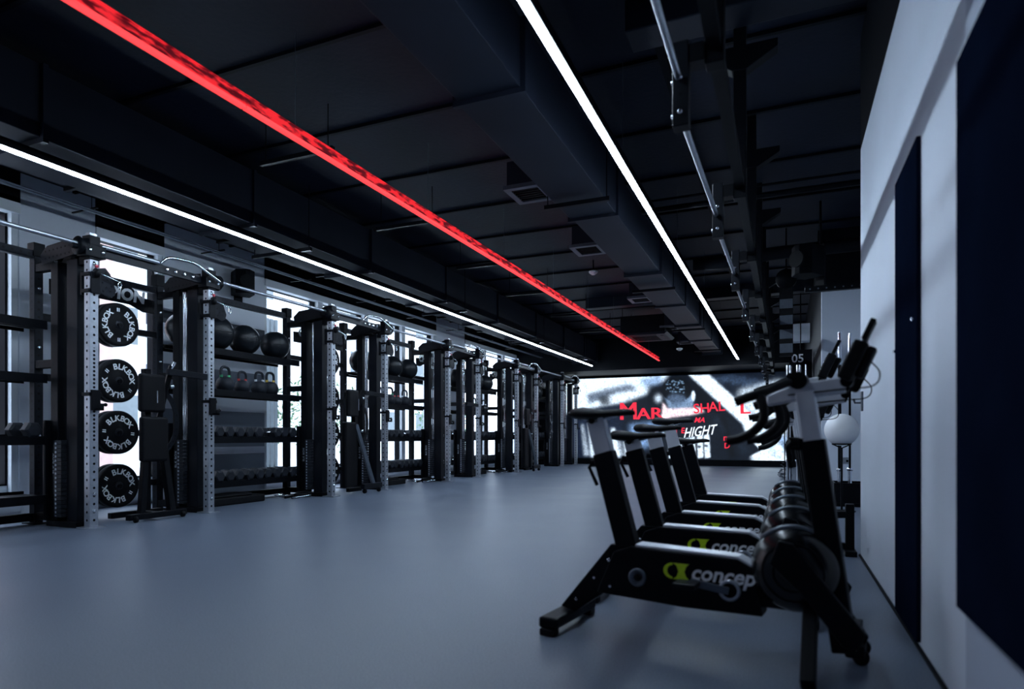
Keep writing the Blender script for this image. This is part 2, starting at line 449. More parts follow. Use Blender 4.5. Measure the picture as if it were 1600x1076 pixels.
# ------------------------------------------------------------------ outside the windows
o = MB(); o.box(-40, WX - 0.36, -20, 45, -0.3, -0.12); struct('ground_outside', o, 'paving')
def facade(name, y0, y1, x, h, material, label, wins):
    root = thing(name, label, 'building', (x, (y0 + y1) / 2, 0))
    m = MB(); m.box(-1, 0, y0 - root.location.y, y1 - root.location.y, -0.12, h); m.build('facade', material, root)
    y = y0 + 1.0
    while y < y1 - 1.5:
        for z in wins:
            if z + 1.6 < h:
                m = MB(); yy = y - root.location.y
                m.box(0, 0.04, yy, yy + 1.2, z, z + 1.5); wn = m.build('window_frame', 'frame_white', root)
                m = MB(); m.box(0.04, 0.05, yy + 0.08, yy + 1.12, z + 0.08, z + 1.42); m.build('pane', 'slat_grey', wn)
        y += 3.4
    return root
facade('building', -12, 14, -20, 9, 'brick_pale', 'pale brick building across the street behind the nearest windows', (1.0, 4.0, 6.8))
facade('building', 14.2, 40, -22, 10, 'render_pale', 'pale rendered building across the street behind the farther windows', (1.0, 4.2, 7.2))
for (y0, y1, x, lab) in ((8.9, 11.0, -10.4, 'grey vertical slat screen outside the windows between the first two wide piers'), (1.2, 3.4, -10.4, 'grey vertical slat screen outside the nearest window')):
    fn = thing('slat_fence', lab, 'fence', (x, (y0 + y1) / 2, -0.12))
    m = MB(); yy = y0
    while yy < y1: m.box(-0.03, 0.03, yy - fn.location.y, yy + 0.07 - fn.location.y, 0.0, 3.6); yy += 0.13
    m.build('slats', 'slat_grey', fn)
    m = MB(); m.box(-0.08, -0.03, y0 - fn.location.y, y1 - fn.location.y, 0.3, 0.4); m.box(-0.08, -0.03, y0 - fn.location.y, y1 - fn.location.y, 3.2, 3.3); m.build('rail', 'slat_grey', fn)
for bi, (x, y, rr, lab) in enumerate(((-12.5, 12.2, 1.1, 'green leafy bush outside the windows beside the slat screen'), (-13.5, 16.2, 1.3, 'green leafy bush outside the windows, second one down the street'), (-12.5, 22.5, 1.2, 'green leafy bush outside the farthest windows'))):
    b_ = thing('bush', lab, 'bush', (x, y, -0.12))
    rnd = random.Random(bi + 3)
    m = MB()
    for q in range(900):
        th, ph = rnd.uniform(0, 2 * PI), math.acos(rnd.uniform(-1, 1)); r0 = rr * rnd.uniform(0.55, 1.0)
        cpt = Vector((math.cos(th) * math.sin(ph) * r0, math.sin(th) * math.sin(ph) * r0, 1.1 * rr + 0.35 + math.cos(ph) * r0 * 1.1))
        u = Vector((rnd.uniform(-1, 1), rnd.uniform(-1, 1), rnd.uniform(-1, 1))).normalized(); v = u.cross(Vector((0.3, 0.5, 1))).normalized()
        s_ = rnd.uniform(0.05, 0.1)
        m.add([cpt - u * s_, cpt + v * s_ * .5, cpt + u * s_, cpt - v * s_ * .5], [(0, 1, 2, 3)])
    m.build('foliage', 'leaf', b_)
    m = MB(); m.tube([(0, 0, 0), (0.05, 0, 0.6), (0, 0.05, 1.4)], [0.05, 0.04, 0.02], 8); m.build('stem', 'black_paint', b_)

# ------------------------------------------------------------------ ceiling: joints, ducts, lights
j = MB()
for i in range(19):
    y = 0.3 + i * 1.18
    j.box(WX, 2.0 if y < 10 else 0.48, y, y + 0.035, CZ - 0.03, CZ)
for x in (-6.3, -4.45, -2.45, -0.9): j.box(x, x + 0.06, -2.5, 18.8, CZ - 0.05, CZ)
struct('trim_8', j, 'black_paint')
j = MB()
for y in (4.3, 13.2): j.box(-3.9 if y > 10 else -1.0, 0.50, y, y + 0.26, CZ - 0.22, CZ - 0.001)
struct('trim_9', j, 'duct_grey', 0.01)

def duct(x0, x1, z0, z1, segs, label, flange):
    root = thing('ventilation_duct', label, 'duct', ((x0 + x1) / 2, 0, z0))
    xm = (x0 + x1) / 2
    for i in range(len(segs) - 1):
        m = MB(); sh = 0.012 * (i % 2)
        m.box(x0 - xm + sh, x1 - xm - sh, segs[i], segs[i + 1] - 0.02, sh, z1 - z0); m.build('duct_section', 'duct_grey', root, bevel=0.006)
        m = MB(); m.box(x0 - xm - flange, x1 - xm + flange, segs[i + 1] - 0.03, segs[i + 1] + 0.01, -flange, z1 - z0); m.build('flange', 'duct_grey', root)
    return root
dl = duct(-5.95, -5.2, 3.15, 3.72, [-2.5, 0.6, 3.1, 5.2, 7.3, 9.4, 11.5, 13.6, 15.6, 17.4, 18.7], 'long dark box duct on the ceiling above the left white light strip', 0.03)
dr = duct(-2.12, -1.62, 3.22, 3.70, [-2.5, 1.2, 4.0, 6.6, 9.2, 11.6, 13.8, 16.0, 18.7], 'long grey box duct on the ceiling left of the right white light strip', 0.025)
for d_, x in ((dl, 0), (dr, 0)):
    for y in (2.0, 6.0, 10.0, 14.0, 17.5):
        m = MB(); wdt = 0.42 if d_ is dl else 0.3; top = CZ - d_.location.z
        m.box(-wdt - 0.03, wdt + 0.03, y - 0.02, y + 0.02, -0.075, -0.035); m.build('hanger_bar', 'black_steel', d_)
        for s_ in (-1, 1): m = MB(); m.cyl((s_ * wdt, y, -0.036), (s_ * wdt, y, top - 0.002), 0.006, 8); m.build('hanger_rod', 'black_steel', d_)
gi = 0
names_v = ['nearest', 'second nearest', 'third nearest', 'fourth nearest', 'farthest']
for y in (6.0, 8.1, 11.4, 14.6, 17.0):
    v = thing('air_vent', 'square dark ceiling vent beside the grey duct, %s of the five' % names_v[gi], 'vent', (-2.36, y, 3.30), 0, 'square vents beside the grey duct'); gi += 1
    m = MB(); m.box(-0.17, 0.17, -0.20, 0.20, 0.06, 0.30); m.build('vent_box', 'duct_grey', v, bevel=0.006)
    m = MB()
    for a in (-1, 1): m.box(-0.20, 0.20, a * 0.19 - 0.03, a * 0.19 + 0.03, 0.02, 0.06); m.box(a * 0.17 - 0.03, a * 0.17 + 0.03, -0.16, 0.16, 0.02, 0.06)
    m.build('vent_frame', 'grey_steel', v)
    m = MB()
    for q in range(6): m.box(-0.14, 0.14, -0.14 + q * 0.052, -0.12 + q * 0.052, 0.025, 0.055)
    m.build('grille', 'black_paint', v)
# cassette air conditioner
ac = thing('air_conditioner', 'black hanging cassette air conditioner between the red strip and the grey duct', 'air conditioner', (-2.95, 14.9, 3.18))
m = MB(); m.box(-0.5, 0.5, -0.5, 0.5, 0.05, 0.45); m.build('body', 'black_paint', ac, bevel=0.01)
m = MB(); m.prism([(-0.56, 0.05), (-0.5, 0.0), (0.5, 0.0), (0.56, 0.05)], -0.54, 0.54); m.build('panel', 'duct_grey', ac, bevel=0.008)
m = MB()
for q in range(9): m.box(-0.28, 0.28, -0.26 + q * 0.065, -0.23 + q * 0.065, -0.012, 0.0)
m.build('grille', 'black_paint', ac)
m = MB()
for a in (-1, 1): m.box(-0.3, 0.3, a * 0.40 - 0.03, a * 0.40 + 0.03, -0.008, 0.0); m.box(a * 0.40 - 0.03, a * 0.40 + 0.03, -0.3, 0.3, -0.008, 0)
m.build('outlet_slot', 'black_steel', ac)
for a in (-1, 1):
    for b_ in (-1, 1): m = MB(); m.cyl((a * 0.46, b_ * 0.46, 0.45), (a * 0.46, b_ * 0.46, CZ - 3.182), 0.006, 8); m.build('hanger_rod', 'black_steel', ac)

def strip(name, x, z, y0, y1, seg, label):
    root = thing(name, label, 'light', (x, 0, z))
    y = y0
    while y < y1 - 0.1:
        y2 = min(y + seg, y1)
        m = MB(); m.box(-0.028, 0.028, y, y2 - 0.004, 0.0, 0.065); h = m.build('housing', 'black_steel', root)
        m = MB(); m.box(-0.022, 0.022, y + 0.006, y2 - 0.010, -0.014, -0.0005); m.build('diffuser', 'led', root)
        m = MB(); m.cyl((0, y + 0.3, 0.06), (0, y + 0.3, (3.148 if x < -5 else CZ - 0.002) - z), 0.0022, 6); m.build('suspension_wire', 'grey_steel', root)
        y = y2
    return root
strip('linear_light', -5.32, 3.03, 1.6, 18.6, 2.17, 'long thin white light strip hanging above the racks along the left')
strip('linear_light', -1.18, 3.03, 1.9, 18.6, 2.80, 'long thick white light strip hanging over the middle right of the room')
rl = thing('red_light_banner', 'long red glowing light strip with dark printed lettering hanging in mid ceiling', 'light', (-3.28, 0, 3.055))
y = -0.6
rr_ = random.Random(8)
while y < 18.4:
    y2 = min(y + 1.9, 18.5)
    m = MB(); m.box(-0.022, 0.018, y, y2 - 0.012, -0.008, 0.012); m.build('glow_tube', 'red_led', rl)
    m = MB(); m.box(-0.022, -0.012, y, y2 - 0.006, 0.014, 0.092); m.box(-0.022, 0.002, y, y2 - 0.006, 0.092, 0.098); sh = m.build('side_film', 'red_film', rl)
    m = MB(); m.box(-0.03, -0.023, y, y2, -0.01, 0.10); m.build('housing', 'black_steel', rl)
    m = MB(); m.cyl((-0.026, y + 0.5, 0.12), (-0.026, y + 0.5, CZ - 3.057), 0.002, 6); m.build('suspension_wire', 'grey_steel', rl)
    y = y2
# small ceiling fittings
sd = 0
for (x, y, z, lab) in ((-2.95, 10.4, 3.62, 'white round smoke detector on a drop rod right of the red strip'), (-2.35, 15.9, 3.0, 'white round smoke detector below the cassette air conditioner')):
    s_ = thing('smoke_detector', lab, 'smoke detector', (x, y, z))
    m = MB(); m.lathe([(0.055, 0.0), (0.075, 0.02), (0.075, 0.04), (0.05, 0.05)]); m.lathe([(0.0001, -0.02), (0.03, -0.018), (0.045, 0.0)]); m.build('housing', 'ball_white', s_)
    m = MB(); m.cyl((0, 0, 0.05), (0, 0, CZ - z), 0.012, 8); m.build('drop_rod', 'black_steel', s_)
labs = ['nearest', 'second', 'third', 'fourth', 'fifth', 'farthest']
for i, (x, y) in enumerate(((-4.1, 4.6), (-4.2, 6.6), (-4.15, 8.6), (-4.2, 10.6), (-4.15, 12.8), (-4.2, 15.0))):
    g_ = thing('hanging_bracket', 'black crossbar on thin rods under the ceiling left of the red strip, %s of six' % labs[i], 'bracket', (x, y, 3.42), 0, 'crossbars on rods left of the red strip')
    m = MB(); m.box(-0.42, 0.42, -0.02, 0.02, 0, 0.04); m.build('crossbar', 'black_steel', g_)
    for a in (-1, 1): m = MB(); m.cyl((a * 0.36, 0, 0.02), (a * 0.36, 0, CZ - 3.422), 0.005, 6); m.build('rod', 'black_steel', g_)
# conduit and cable tray along the window side
ct = thing('cable_tray', 'grey metal cable tray under the ceiling just above the left light strip', 'cable tray', (-6.55, 0, 3.42))
m = MB(); m.box(-0.16, 0.16, -1, 18.6, 0, 0.012); m.box(-0.16, -0.15, -1, 18.6, 0.012, 0.06); m.box(0.15, 0.16, -1, 18.6, 0.012, 0.06); m.build('tray', 'duct_grey', ct)
y = 0.4
while y < 18:
    m = MB(); m.box(-0.2, 0.2, y, y + 0.04, -0.035, 0.0); m.build('tray_bar', 'black_steel', ct)
    for s_ in (-1, 1): m = MB(); m.cyl((s_ * 0.18, y + 0.02, -0.002), (s_ * 0.18, y + 0.02, CZ - 3.422), 0.005, 6); m.build('tray_rod', 'black_steel', ct)
    y += 1.9
pc = thing('conduit', 'thin grey conduit pipe with clip hooks along the window header', 'pipe', (-6.95, 0, 3.34))
m = MB(); m.cyl((0, -1, 0), (0, 18.6, 0), 0.014, 10); m.cyl((0.06, -1, 0.0), (0.06, 18.6, 0.0), 0.009, 8); m.build('pipe', 'grey_steel', pc)
y = 1.2
while y < 18: m = MB(); m.box(-0.3, 0.12, y, y + 0.02, 0.015, 0.03); m.cyl((0.02, y + 0.01, 0.02), (0.02, y + 0.01, CZ - 3.342), 0.004, 6); m.build('clip', 'black_steel', pc); y += 1.7
# cross pipes in the far right of the ceiling
cp = thing('ceiling_pipe', 'dark fat pipe crossing the ceiling with an angled elbow at right', 'pipe', (0, 0, 0))
m = MB(); m.tube(bez([(1.9, 9.5, 3.42), (-0.3, 9.5, 3.40), (-0.7, 9.45, 3.34), (-1.2, 9.4, 3.34)]), 0.09, 14); m.build('pipe', 'black_paint', cp)
cp = thing('ceiling_pipe', 'thin dark pipe crossing the ceiling nearer than the fat pipe', 'pipe', (0, 0, 0))
m = MB(); m.cyl((1.9, 7.3, 3.45), (-1.5, 7.3, 3.45), 0.03, 10); m.cyl((1.9, 7.2, 3.52), (-1.5, 7.2, 3.52), 0.015, 8); m.build('pipe', 'black_steel', cp)

# loudspeakers
def speaker(loc, rz, label):
    s_ = thing('loudspeaker', label, 'speaker', loc, rz)
    m = MB(); m.prism([(-0.16, -0.14), (0.10, -0.14), (0.20, -0.02), (0.20, 0.04), (0.10, 0.14), (-0.16, 0.14)], -0.18, 0.18, 'xy'); m.build('cabinet', 'black_paint', s_, bevel=0.01)
    m = MB(); m.cyl((0.19, 0.0, 0.0), (0.215, 0.0, 0.0), 0.10, 20); m.build('speaker_cone', 'rubber', s_)
    m = MB(); m.box(-0.28, -0.16, -0.04, 0.04, -0.04, 0.04); m.box(-0.30, -0.26, -0.06, 0.06, -0.30, 0.25); m.build('bracket', 'black_steel', s_)
    return s_
speaker((-7.57, 7.35, 3.22), -0.5, 'black loudspeaker on a bracket high on the wide left pier')
sp2 = speaker((0.25, 8.7, 3.05), -2.2, 'small black loudspeaker hanging under the ceiling beside the recess')
m = MB(); m.cyl((-0.28, 0, 0.2), (-0.28, 0, CZ - 3.05), 0.015, 8); m.build('drop_rod', 'black_steel', sp2)

# ------------------------------------------------------------------ racks
Y0S = [4.12 + 3.58 * k for k in range(5)]
BAY = 1.38
FXX, BXX = -6.2, -7.05            # front and rear upright lines
P = 0.085
ordn = ['nearest', 'second', 'third', 'fourth', 'farthest']

def plate_outline(cy, cz, rad, n=20, a0=0, a1=2 * PI):
    return [(cy + math.cos(a0 + (a1 - a0) * i / n) * rad, cz + math.sin(a0 + (a1 - a0) * i / n) * rad) for i in range(n)]

def cable_tower(root, y, side):
    """tower behind a front post; x from -6.72 to -6.27 (local to the root at x=-6.2)"""
    t = MB(); t.box(-0.52, -0.41, y - 0.06, y + 0.06, 0.06, 2.62); t.build('tower_column', 'black_steel', root, bevel=0.006)
    t = MB(); t.box(-0.29, -0.13, y - 0.05, y + 0.07, 0.06, 2.62); t.build('tower_column', 'dark_steel', root, bevel=0.006)
    for gx in (-0.37, -0.335):
        g = MB(); g.cyl((gx, y + side * 0.03, 0.1), (gx, y + side * 0.03, 2.6), 0.011, 10); g.build('guide_rod', 'chrome', root)
    t = MB(); t.box(-0.56, -0.1, y - 0.08, y + 0.08, 0.0, 0.06); t.build('tower_foot', 'black_steel', root, bevel=0.005)
    st = MB()
    for q in range(18): st.box(-0.405, -0.295, y - 0.10, y + 0.10, 0.10 + q * 0.042, 0.136 + q * 0.042)
    so = st.build('weight_stack', 'iron', root)
    n = MB()
    n.box(-0.385, -0.365, y - 0.103, y - 0.1, 0.108, 0.85)
    n.build('number_strip', 'stack_numbers', so)
    # selector shroud at the rear
    t = MB(); t.box(-0.565, -0.525, y - 0.11, y + 0.11, 0.06, 1.05); sh = t.build('shroud', 'black_steel', root, bevel=0.01)
    n = MB(); n.merge(text_mesh('BLK BOX', 0.05, 0.001), Matrix.Translation((-0.465, y - 0.062, 0.62)) @ FACE_MY @ Matrix.Rotation(PI / 2, 4, 'Z')); n.build('lettering', 'grey_print', root)
    # big perforated pulley bracket on top
    o1 = [(-0.62, 2.60), (-0.04, 2.66), (-0.04, 2.78), (-0.30, 2.80), (-0.54, 2.78), (-0.64, 2.70)]
    t = MB()
    for yy in (y - 0.085, y + 0.073): t.prism(o1, yy, yy + 0.012)
    br = t.build('pulley_bracket', 'dark_steel', root, bevel=0.003)
    t = MB()
    for cx in (-0.50, -0.24): t.lathe([(0.02, -0.02), (0.062, -0.018), (0.052, 0.0), (0.062, 0.018), (0.02, 0.02)], (cx, y, 2.70), 'y', 24)
    t.build('pulley', 'rubber', br)
    t = MB()
    for i in range(9):
        for r_ in (0, 1): t.cyl((-0.56 + i * 0.06, y - 0.0865, 2.655 + r_ * 0.07 + 0.004 * i), (-0.56 + i * 0.06, y - 0.085, 2.655 + r_ * 0.07 + 0.004 * i), 0.009, 8)
    t.build('punched_hole', 'black_paint', br)
    # post-to-rear side beams
    for z in (2.60, 1.62, 0.08):
        t = MB(); t.box(-0.85 + P / 2, -0.57 if z < 1 else -0.53, y - 0.035, y + 0.035, z - 0.04, z + 0.04); t.build('side_beam', 'black_steel', root, bevel=0.004)
    for z in (2.60,):
        t = MB(); t.box(-0.13, -P / 2, y - 0.035, y + 0.035, z - 0.04, z + 0.04); t.build('side_beam', 'black_steel', root, bevel=0.004)
    # cable
    t = MB(); t.cyl((-0.352, y, 0.86), (-0.352, y, 2.64), 0.003, 6); t.build('steel_cable', 'black_steel', root)

def trolley(root, y):
    """black cable carriage clamped round the front post, its perforated swing arm, red tag"""
    t = MB(); w_ = P / 2 + 0.012
    for z in (2.28, 2.44): t.box(-w_, w_, y - w_ - 0.006, y + w_ + 0.006, z, z + 0.035)
    t.box(-w_ - 0.03, -w_, y - w_, y + w_, 2.26, 2.49)
    t.box(w_, w_ + 0.012, y - 0.045, y + 0.045, 2.27, 2.48)
    c_ = t.build('cable_trolley', 'black_steel', root, bevel=0.004)
    arm = [(0.05, 2.30), (0.16, 2.26), (0.21, 2.29), (0.23, 2.35), (0.20, 2.42), (0.17, 2.50), (0.12, 2.55), (0.05, 2.53)]
    t = MB(); t.prism([(y + a, b_) for a, b_ in arm], 0.02, 0.032, 'yz'); t.build('swing_plate', 'dark_steel', c_, bevel=0.003)
    t = MB()
    for a, z in ((0.10, 2.32), (0.13, 2.36), (0.17, 2.33), (0.10, 2.46), (0.14, 2.44), (0.12, 2.50), (0.18, 2.38), (0.09, 2.40)): t.cyl((0.032, y + a, z), (0.034, y + a, z), 0.009, 8)
    t.build('punched_hole', 'black_paint', c_)
    t = MB(); t.lathe([(0.012, -0.014), (0.045, -0.012), (0.038, 0.0), (0.045, 0.012), (0.012, 0.014)], (0.075, y, 2.47), 'y', 20); t.build('pulley', 'rubber', c_)
    t = MB(); t.lathe([(0.001, 0), (0.017, 0.001), (0.017, 0.012), (0.001, 0.013)], (w_ + 0.012, y + 0.005, 2.535), 'x', 12); t.build('red_tag', 'red_tag', c_)
    t = MB(); t.tube([(0.075, y + 0.24, 2.44), (0.075, y + 0.255, 2.41), (0.075, y + 0.25, 2.375), (0.075, y + 0.235, 2.36), (0.075, y + 0.22, 2.375), (0.075, y + 0.218, 2.41)], 0.005, 8, True)
    t.tube([(0.075, y + 0.05, 2.47), (0.075, y + 0.15, 2.45), (0.075, y + 0.228, 2.435)], 0.006, 8)
    t.build('carabiner', 'chrome', c_)

def j_hook(root, y):
    t = MB(); w_ = P / 2 + 0.006
    t.box(-w_ - 0.008, w_ + 0.008, y - w_ - 0.008, y + w_ + 0.02, 1.28, 1.315)
    t.box(w_, w_ + 0.018, y - 0.04, y + 0.05, 1.14, 1.34)
    t.box(w_ + 0.018, w_ + 0.075, y + 0.0, y + 0.045, 1.14, 1.165); t.box(w_ + 0.063, w_ + 0.075, y + 0.0, y + 0.045, 1.14, 1.20)
    j_ = t.build('j_hook', 'black_steel', root, bevel=0.004)
    t = MB(); t.cyl((w_ + 0.006, y + 0.04, 1.20), (w_ + 0.006, y + 0.10, 1.20), 0.012, 12); t.sphere((w_ + 0.006, y + 0.105, 1.20), 0.018, 12, 8); t.build('pin', 'black_steel', j_)

def make_rack():
    root = thing('power_rack', 'x', 'power rack', (FXX, Y0S[0], 0), 0, 'power racks along the windows')
    for s_, y in ((-1, 0.0), (1, BAY)):
        m = MB(); m.box(-P / 2, P / 2, -P / 2, P / 2, 0.012, 2.60)
        fp = m.build('front_upright', 'silver_post', root, loc=(0, y, 0), bevel=0.005)
        m = MB(); m.box(-0.10, 0.10, -0.08, 0.08, 0, 0.012); m.build('base_plate', 'brushed_silver', fp)
        for z in (0.17, 0.33, 2.56): m = MB(); m.lathe([(0.018, 0), (0.018, 0.008), (0.01, 0.014)], (P / 2, 0, z), 'x', 8); m.build('bolt', 'chrome', fp)
        # bolted head on top of the post
        m = MB(); m.box(-0.055, 0.055, -0.055, 0.055, 2.60, 2.83); m.box(-0.06, 0.075, -0.1, 0.1, 2.62, 2.74); hd_ = m.build('post_head', 'black_steel', fp, bevel=0.006)
        m = MB(); m.box(-0.035, 0.035, -0.035, 0.035, 2.83, 2.86); m.build('head_cap', 'brushed_silver', fp, bevel=0.004)
        m = MB(); m.lathe([(0.03, -0.04), (0.09, -0.034), (0.075, 0), (0.09, 0.034), (0.03, 0.04)], (0.0, s_ * 0.10, 2.71), 'y', 24); m.cyl((0, s_ * 0.05, 2.70), (0, s_ * 0.19, 2.70), 0.028, 14); m.build('pivot_housing', 'black_steel', fp)
        for dy in (-0.06, 0.06): m = MB(); m.lathe([(0.016, 0), (0.016, 0.01), (0.008, 0.015)], (0.075, dy, 2.68), 'x', 8); m.build('bolt', 'chrome', fp)
        m = MB(); m.box(-P / 2, P / 2, -P / 2, P / 2, 0.012, 2.84)
        rp = m.build('rear_upright', 'black_post', root, loc=(BXX - FXX, y, 0), bevel=0.005)
        m = MB(); m.box(-0.10, 0.10, -0.08, 0.08, 0, 0.012); m.build('base_plate', 'black_steel', rp)
        m = MB(); m.box(-P / 2 - 0.012, P / 2 + 0.012, -P / 2 - 0.012, P / 2 + 0.012, 2.72, 2.86); m.build('bracket_cap', 'black_steel', rp, bevel=0.004)
        for z in (2.40, 2.62, 1.8, 0.9): m = MB(); m.lathe([(0.018, 0), (0.018, 0.01), (0.01, 0.016)], (P / 2, 0.0, z), 'x', 8); m.build('bolt', 'chrome', rp)
        cable_tower(root, y, -s_)
        trolley(root, y); j_hook(root, y)
    # rear crossbeams inside the bay
    for z in (2.66, 2.12, 1.50, 0.93, 0.34):
        m = MB(); m.box(-0.035, 0.035, -BAY / 2 + P / 2, BAY / 2 - P / 2, -0.035, 0.035); m.build('crossbeam', 'black_beam' if z > 2.5 else 'black_steel', root, loc=(BXX - FXX, BAY / 2, z), bevel=0.004)
    # curved name board
    yc = BAY / 2
    prof = [(yc - 0.60, 2.36), (yc - 0.45, 2.36), (yc - 0.28, 2.42), (yc + 0.28, 2.42), (yc + 0.45, 2.36), (yc + 0.60, 2.36),
            (yc + 0.60, 2.52), (yc + 0.45, 2.53), (yc + 0.30, 2.62), (yc - 0.30, 2.62), (yc - 0.45, 2.53), (yc - 0.60, 2.52)]
    m = MB(); m.prism(prof, -0.80, -0.788, 'yz'); nb = m.build('name_board', 'dark_steel', root, bevel=0.002)
    m = MB(); m.merge(text_mesh('CHAMPION', 0.185, 0.002, 0.1, 0.008), Matrix.Translation((-0.786, yc - 0.02, 2.52)) @ FACE_X); m.build('lettering', 'white_print', nb)
    # pull-up bar with curved grips across the front of the bay
    m = MB(); m.box(-0.04, -0.005, 0.10, BAY - 0.10, 2.66, 2.75)
    pb = m.build('pull_up_bar', 'dark_steel', root, bevel=0.004)
    m = MB()
    m.tube(bez([(0.05, BAY * 0.52, 2.74), (0.09, BAY * 0.56, 2.81), (0.10, BAY * 0.66, 2.83), (0.10, BAY * 0.80, 2.83), (0.12, BAY * 0.92, 2.76), (0.12, BAY + 0.05, 2.70)]), 0.015, 12)
    m.build('curved_grip', 'chrome', pb)
    m = MB(); m.cyl((0.02, 0.08, 2.755), (0.02, BAY * 0.52, 2.755), 0.024, 12); m.build('straight_grip', 'brushed_silver', pb)
    for q in (0.60, 0.68, 0.76, 0.84): m = MB(); m.lathe([(0.02, 0), (0.02, 0.014), (0.01, 0.02)], (-0.005, BAY * q, 2.71), 'x', 8); m.build('bolt', 'chrome', pb)
    # plate pegs on the rear crossbeams
    for z in (2.12, 1.50, 0.93, 0.34):
        m = MB(); m.cyl((BXX - FXX + 0.035, yc, z), (BXX - FXX + 0.30, yc, z), 0.024, 16); m.build('plate_peg', 'black_steel', root)
    # bench hook arm reaching from the far front post
    m = MB(); m.bar((0.0, BAY - P / 2, 1.58), (-0.03, BAY - 0.52, 1.60), 0.06, 0.07); m.build('hook_arm', 'dark_steel', root, bevel=0.004)
    return root
rack0 = make_rack()
racks = [rack0]
for i in range(1, 5): racks.append(copy_tree(rack0))
rlab = ['nearest black and silver power rack with four lettered plates in its bay',
        'second power rack along the windows, with a bench wheeled into its bay',
        'third power rack along the windows, behind the second shelf unit',
        'fourth power rack along the windows, with a folded bench in front of its bay',
        'farthest power rack, standing next to the big screen']
for i, r_ in enumerate(racks):
    r_.location.y = Y0S[i]; r_['label'] = rlab[i]

# bumper plates on the pegs
def make_plate():
    root = thing('bumper_plate', 'x', 'weight plate')
    R_ = 0.24
    m = MB()
    m.lathe([(0.028, -0.035), (0.085, -0.035), (0.10, -0.028), (0.185, -0.028), (0.20, -0.036), (R_ - 0.006, -0.036), (R_, -0.03), (R_, 0.03), (R_ - 0.006, 0.036), (0.20, 0.036), (0.185, 0.028), (0.10, 0.028), (0.085, 0.035), (0.028, 0.035)], axis='x', n=40)
    m.build('rubber_disc', 'rubber', root)
    m = MB(); m.lathe([(0.026, 0.036), (0.046, 0.036), (0.046, 0.041), (0.026, 0.041)], axis='x', n=24); m.build('hub_ring', 'iron', root)
    m = MB()
    for q, word in enumerate(('BLK', 'BOX', 'BLK', 'BOX')):
        base = [84, 22, -96, -158][q]
        for i, chh in enumerate(word):
            a = math.radians(base - (i - 1) * 20)
            m.merge(text_mesh(chh, 0.090, 0.0012, 0, 0.0022), Matrix.Translation((0.030, 0, 0)) @ FACE_X @ Matrix.Rotation(a - PI / 2, 4, 'Z') @ Matrix.Translation((0, 0.155, 0)))
    for a in (math.radians(143), math.radians(-37)):
        for q in (-1, 1):
            m.merge(text_mesh('I', 0.05, 0.0012, 0, 0.003), Matrix.Translation((0.030, 0, 0)) @ FACE_X @ Matrix.Rotation(a - PI / 2, 4, 'Z') @ Matrix.Translation((q * 0.01, 0.163, 0)))
    m.build('lettering', 'white_print', root)
    return root
plate0 = make_plate(); used = False
lev = ['topmost', 'second from the top', 'third from the top', 'lowest']
rot_ = [-0.9, 0.0, 0.55, 0.1]
for k in range(5):
    for q, z in enumerate((2.12, 1.50, 0.93, 0.34)):
        for dpt in range(2):
            if dpt == 1 and k > 2: continue
            o = plate0 if not used else copy_tree(plate0); used = True
            o.location = (BXX + 0.24 - dpt * 0.085, Y0S[k] + BAY / 2, z + 0.005); o.rotation_euler = (rot_[q] + k * 0.7 * (k > 0) + dpt, 0, 0)
            o['label'] = '%s round black rubber plate on the %s rack, %s' % (lev[q].capitalize(), ordn[k], 'outer one' if dpt == 0 else 'behind the outer one')
            o['group'] = 'bumper plates on the pegs of the %s rack' % ordn[k]

# ------------------------------------------------------------------ storage units between the racks
SHZ = [2.02, 1.49, 0.88, 0.30]
SY0 = [Y0S[0] - 2.2] + [y + BAY for y in Y0S[:4]]
def make_storage():
    root = thing('storage_shelf', 'x', 'shelving', (-7.02, SY0[1], 0), 0, 'shelf units between the racks')
    Ls = 2.2
    for z in SHZ:
        m = MB(); a, b_ = P / 2 + 0.004, Ls - P / 2 - 0.004
        m.box(0.05, 0.30, 0.06, Ls - 0.09, z - 0.012, z); m.box(0.29, 0.302, 0.06, Ls - 0.09, z - 0.075, z + 0.012); m.box(-0.16, -0.15, a, b_, z - 0.06, z + 0.03)
        m.box(-0.15, 0.05, a, b_, z - 0.012, z)
        m.box(0.02, 0.05, a, b_, z - 0.05, z - 0.012)
        m.build('shelf', 'black_steel', root, bevel=0.002)
    m = MB(); m.box(-0.035, 0.035, P / 2 - Ls / 2, Ls / 2 - P / 2, -0.04, 0.04); m.build('top_beam', 'black_beam', root, loc=(-0.03, Ls / 2, 2.74), bevel=0.004)
    m = MB(); m.box(-0.06, 0.0, P / 2, Ls - P / 2, 0.03, 0.11); m.build('bottom_beam', 'black_steel', root, bevel=0.004)
    m = MB(); m.cyl((FXX + 7.02, 0.13, 2.73), (FXX + 7.02, Ls - 0.13, 2.73), 0.021, 14); m.build('front_pull_up_bar', 'brushed_silver', root)
    return root
st0 = make_storage(); stor = [st0] + [copy_tree(st0) for _ in range(4)]
slab = ['black shelf unit cut by the left edge, before the nearest rack', 'black four-tier shelf unit of balls, kettlebells and dumbbells after the nearest rack',
        'second full shelf unit, between the second and third racks', 'third full shelf unit, between the third and fourth racks', 'farthest shelf unit, between the last two racks']
sname = ['left-edge', 'nearest full', 'second full', 'third full', 'farthest']
for i, s_ in enumerate(stor):
    s_.location.y = SY0[i]; s_['label'] = slab[i]

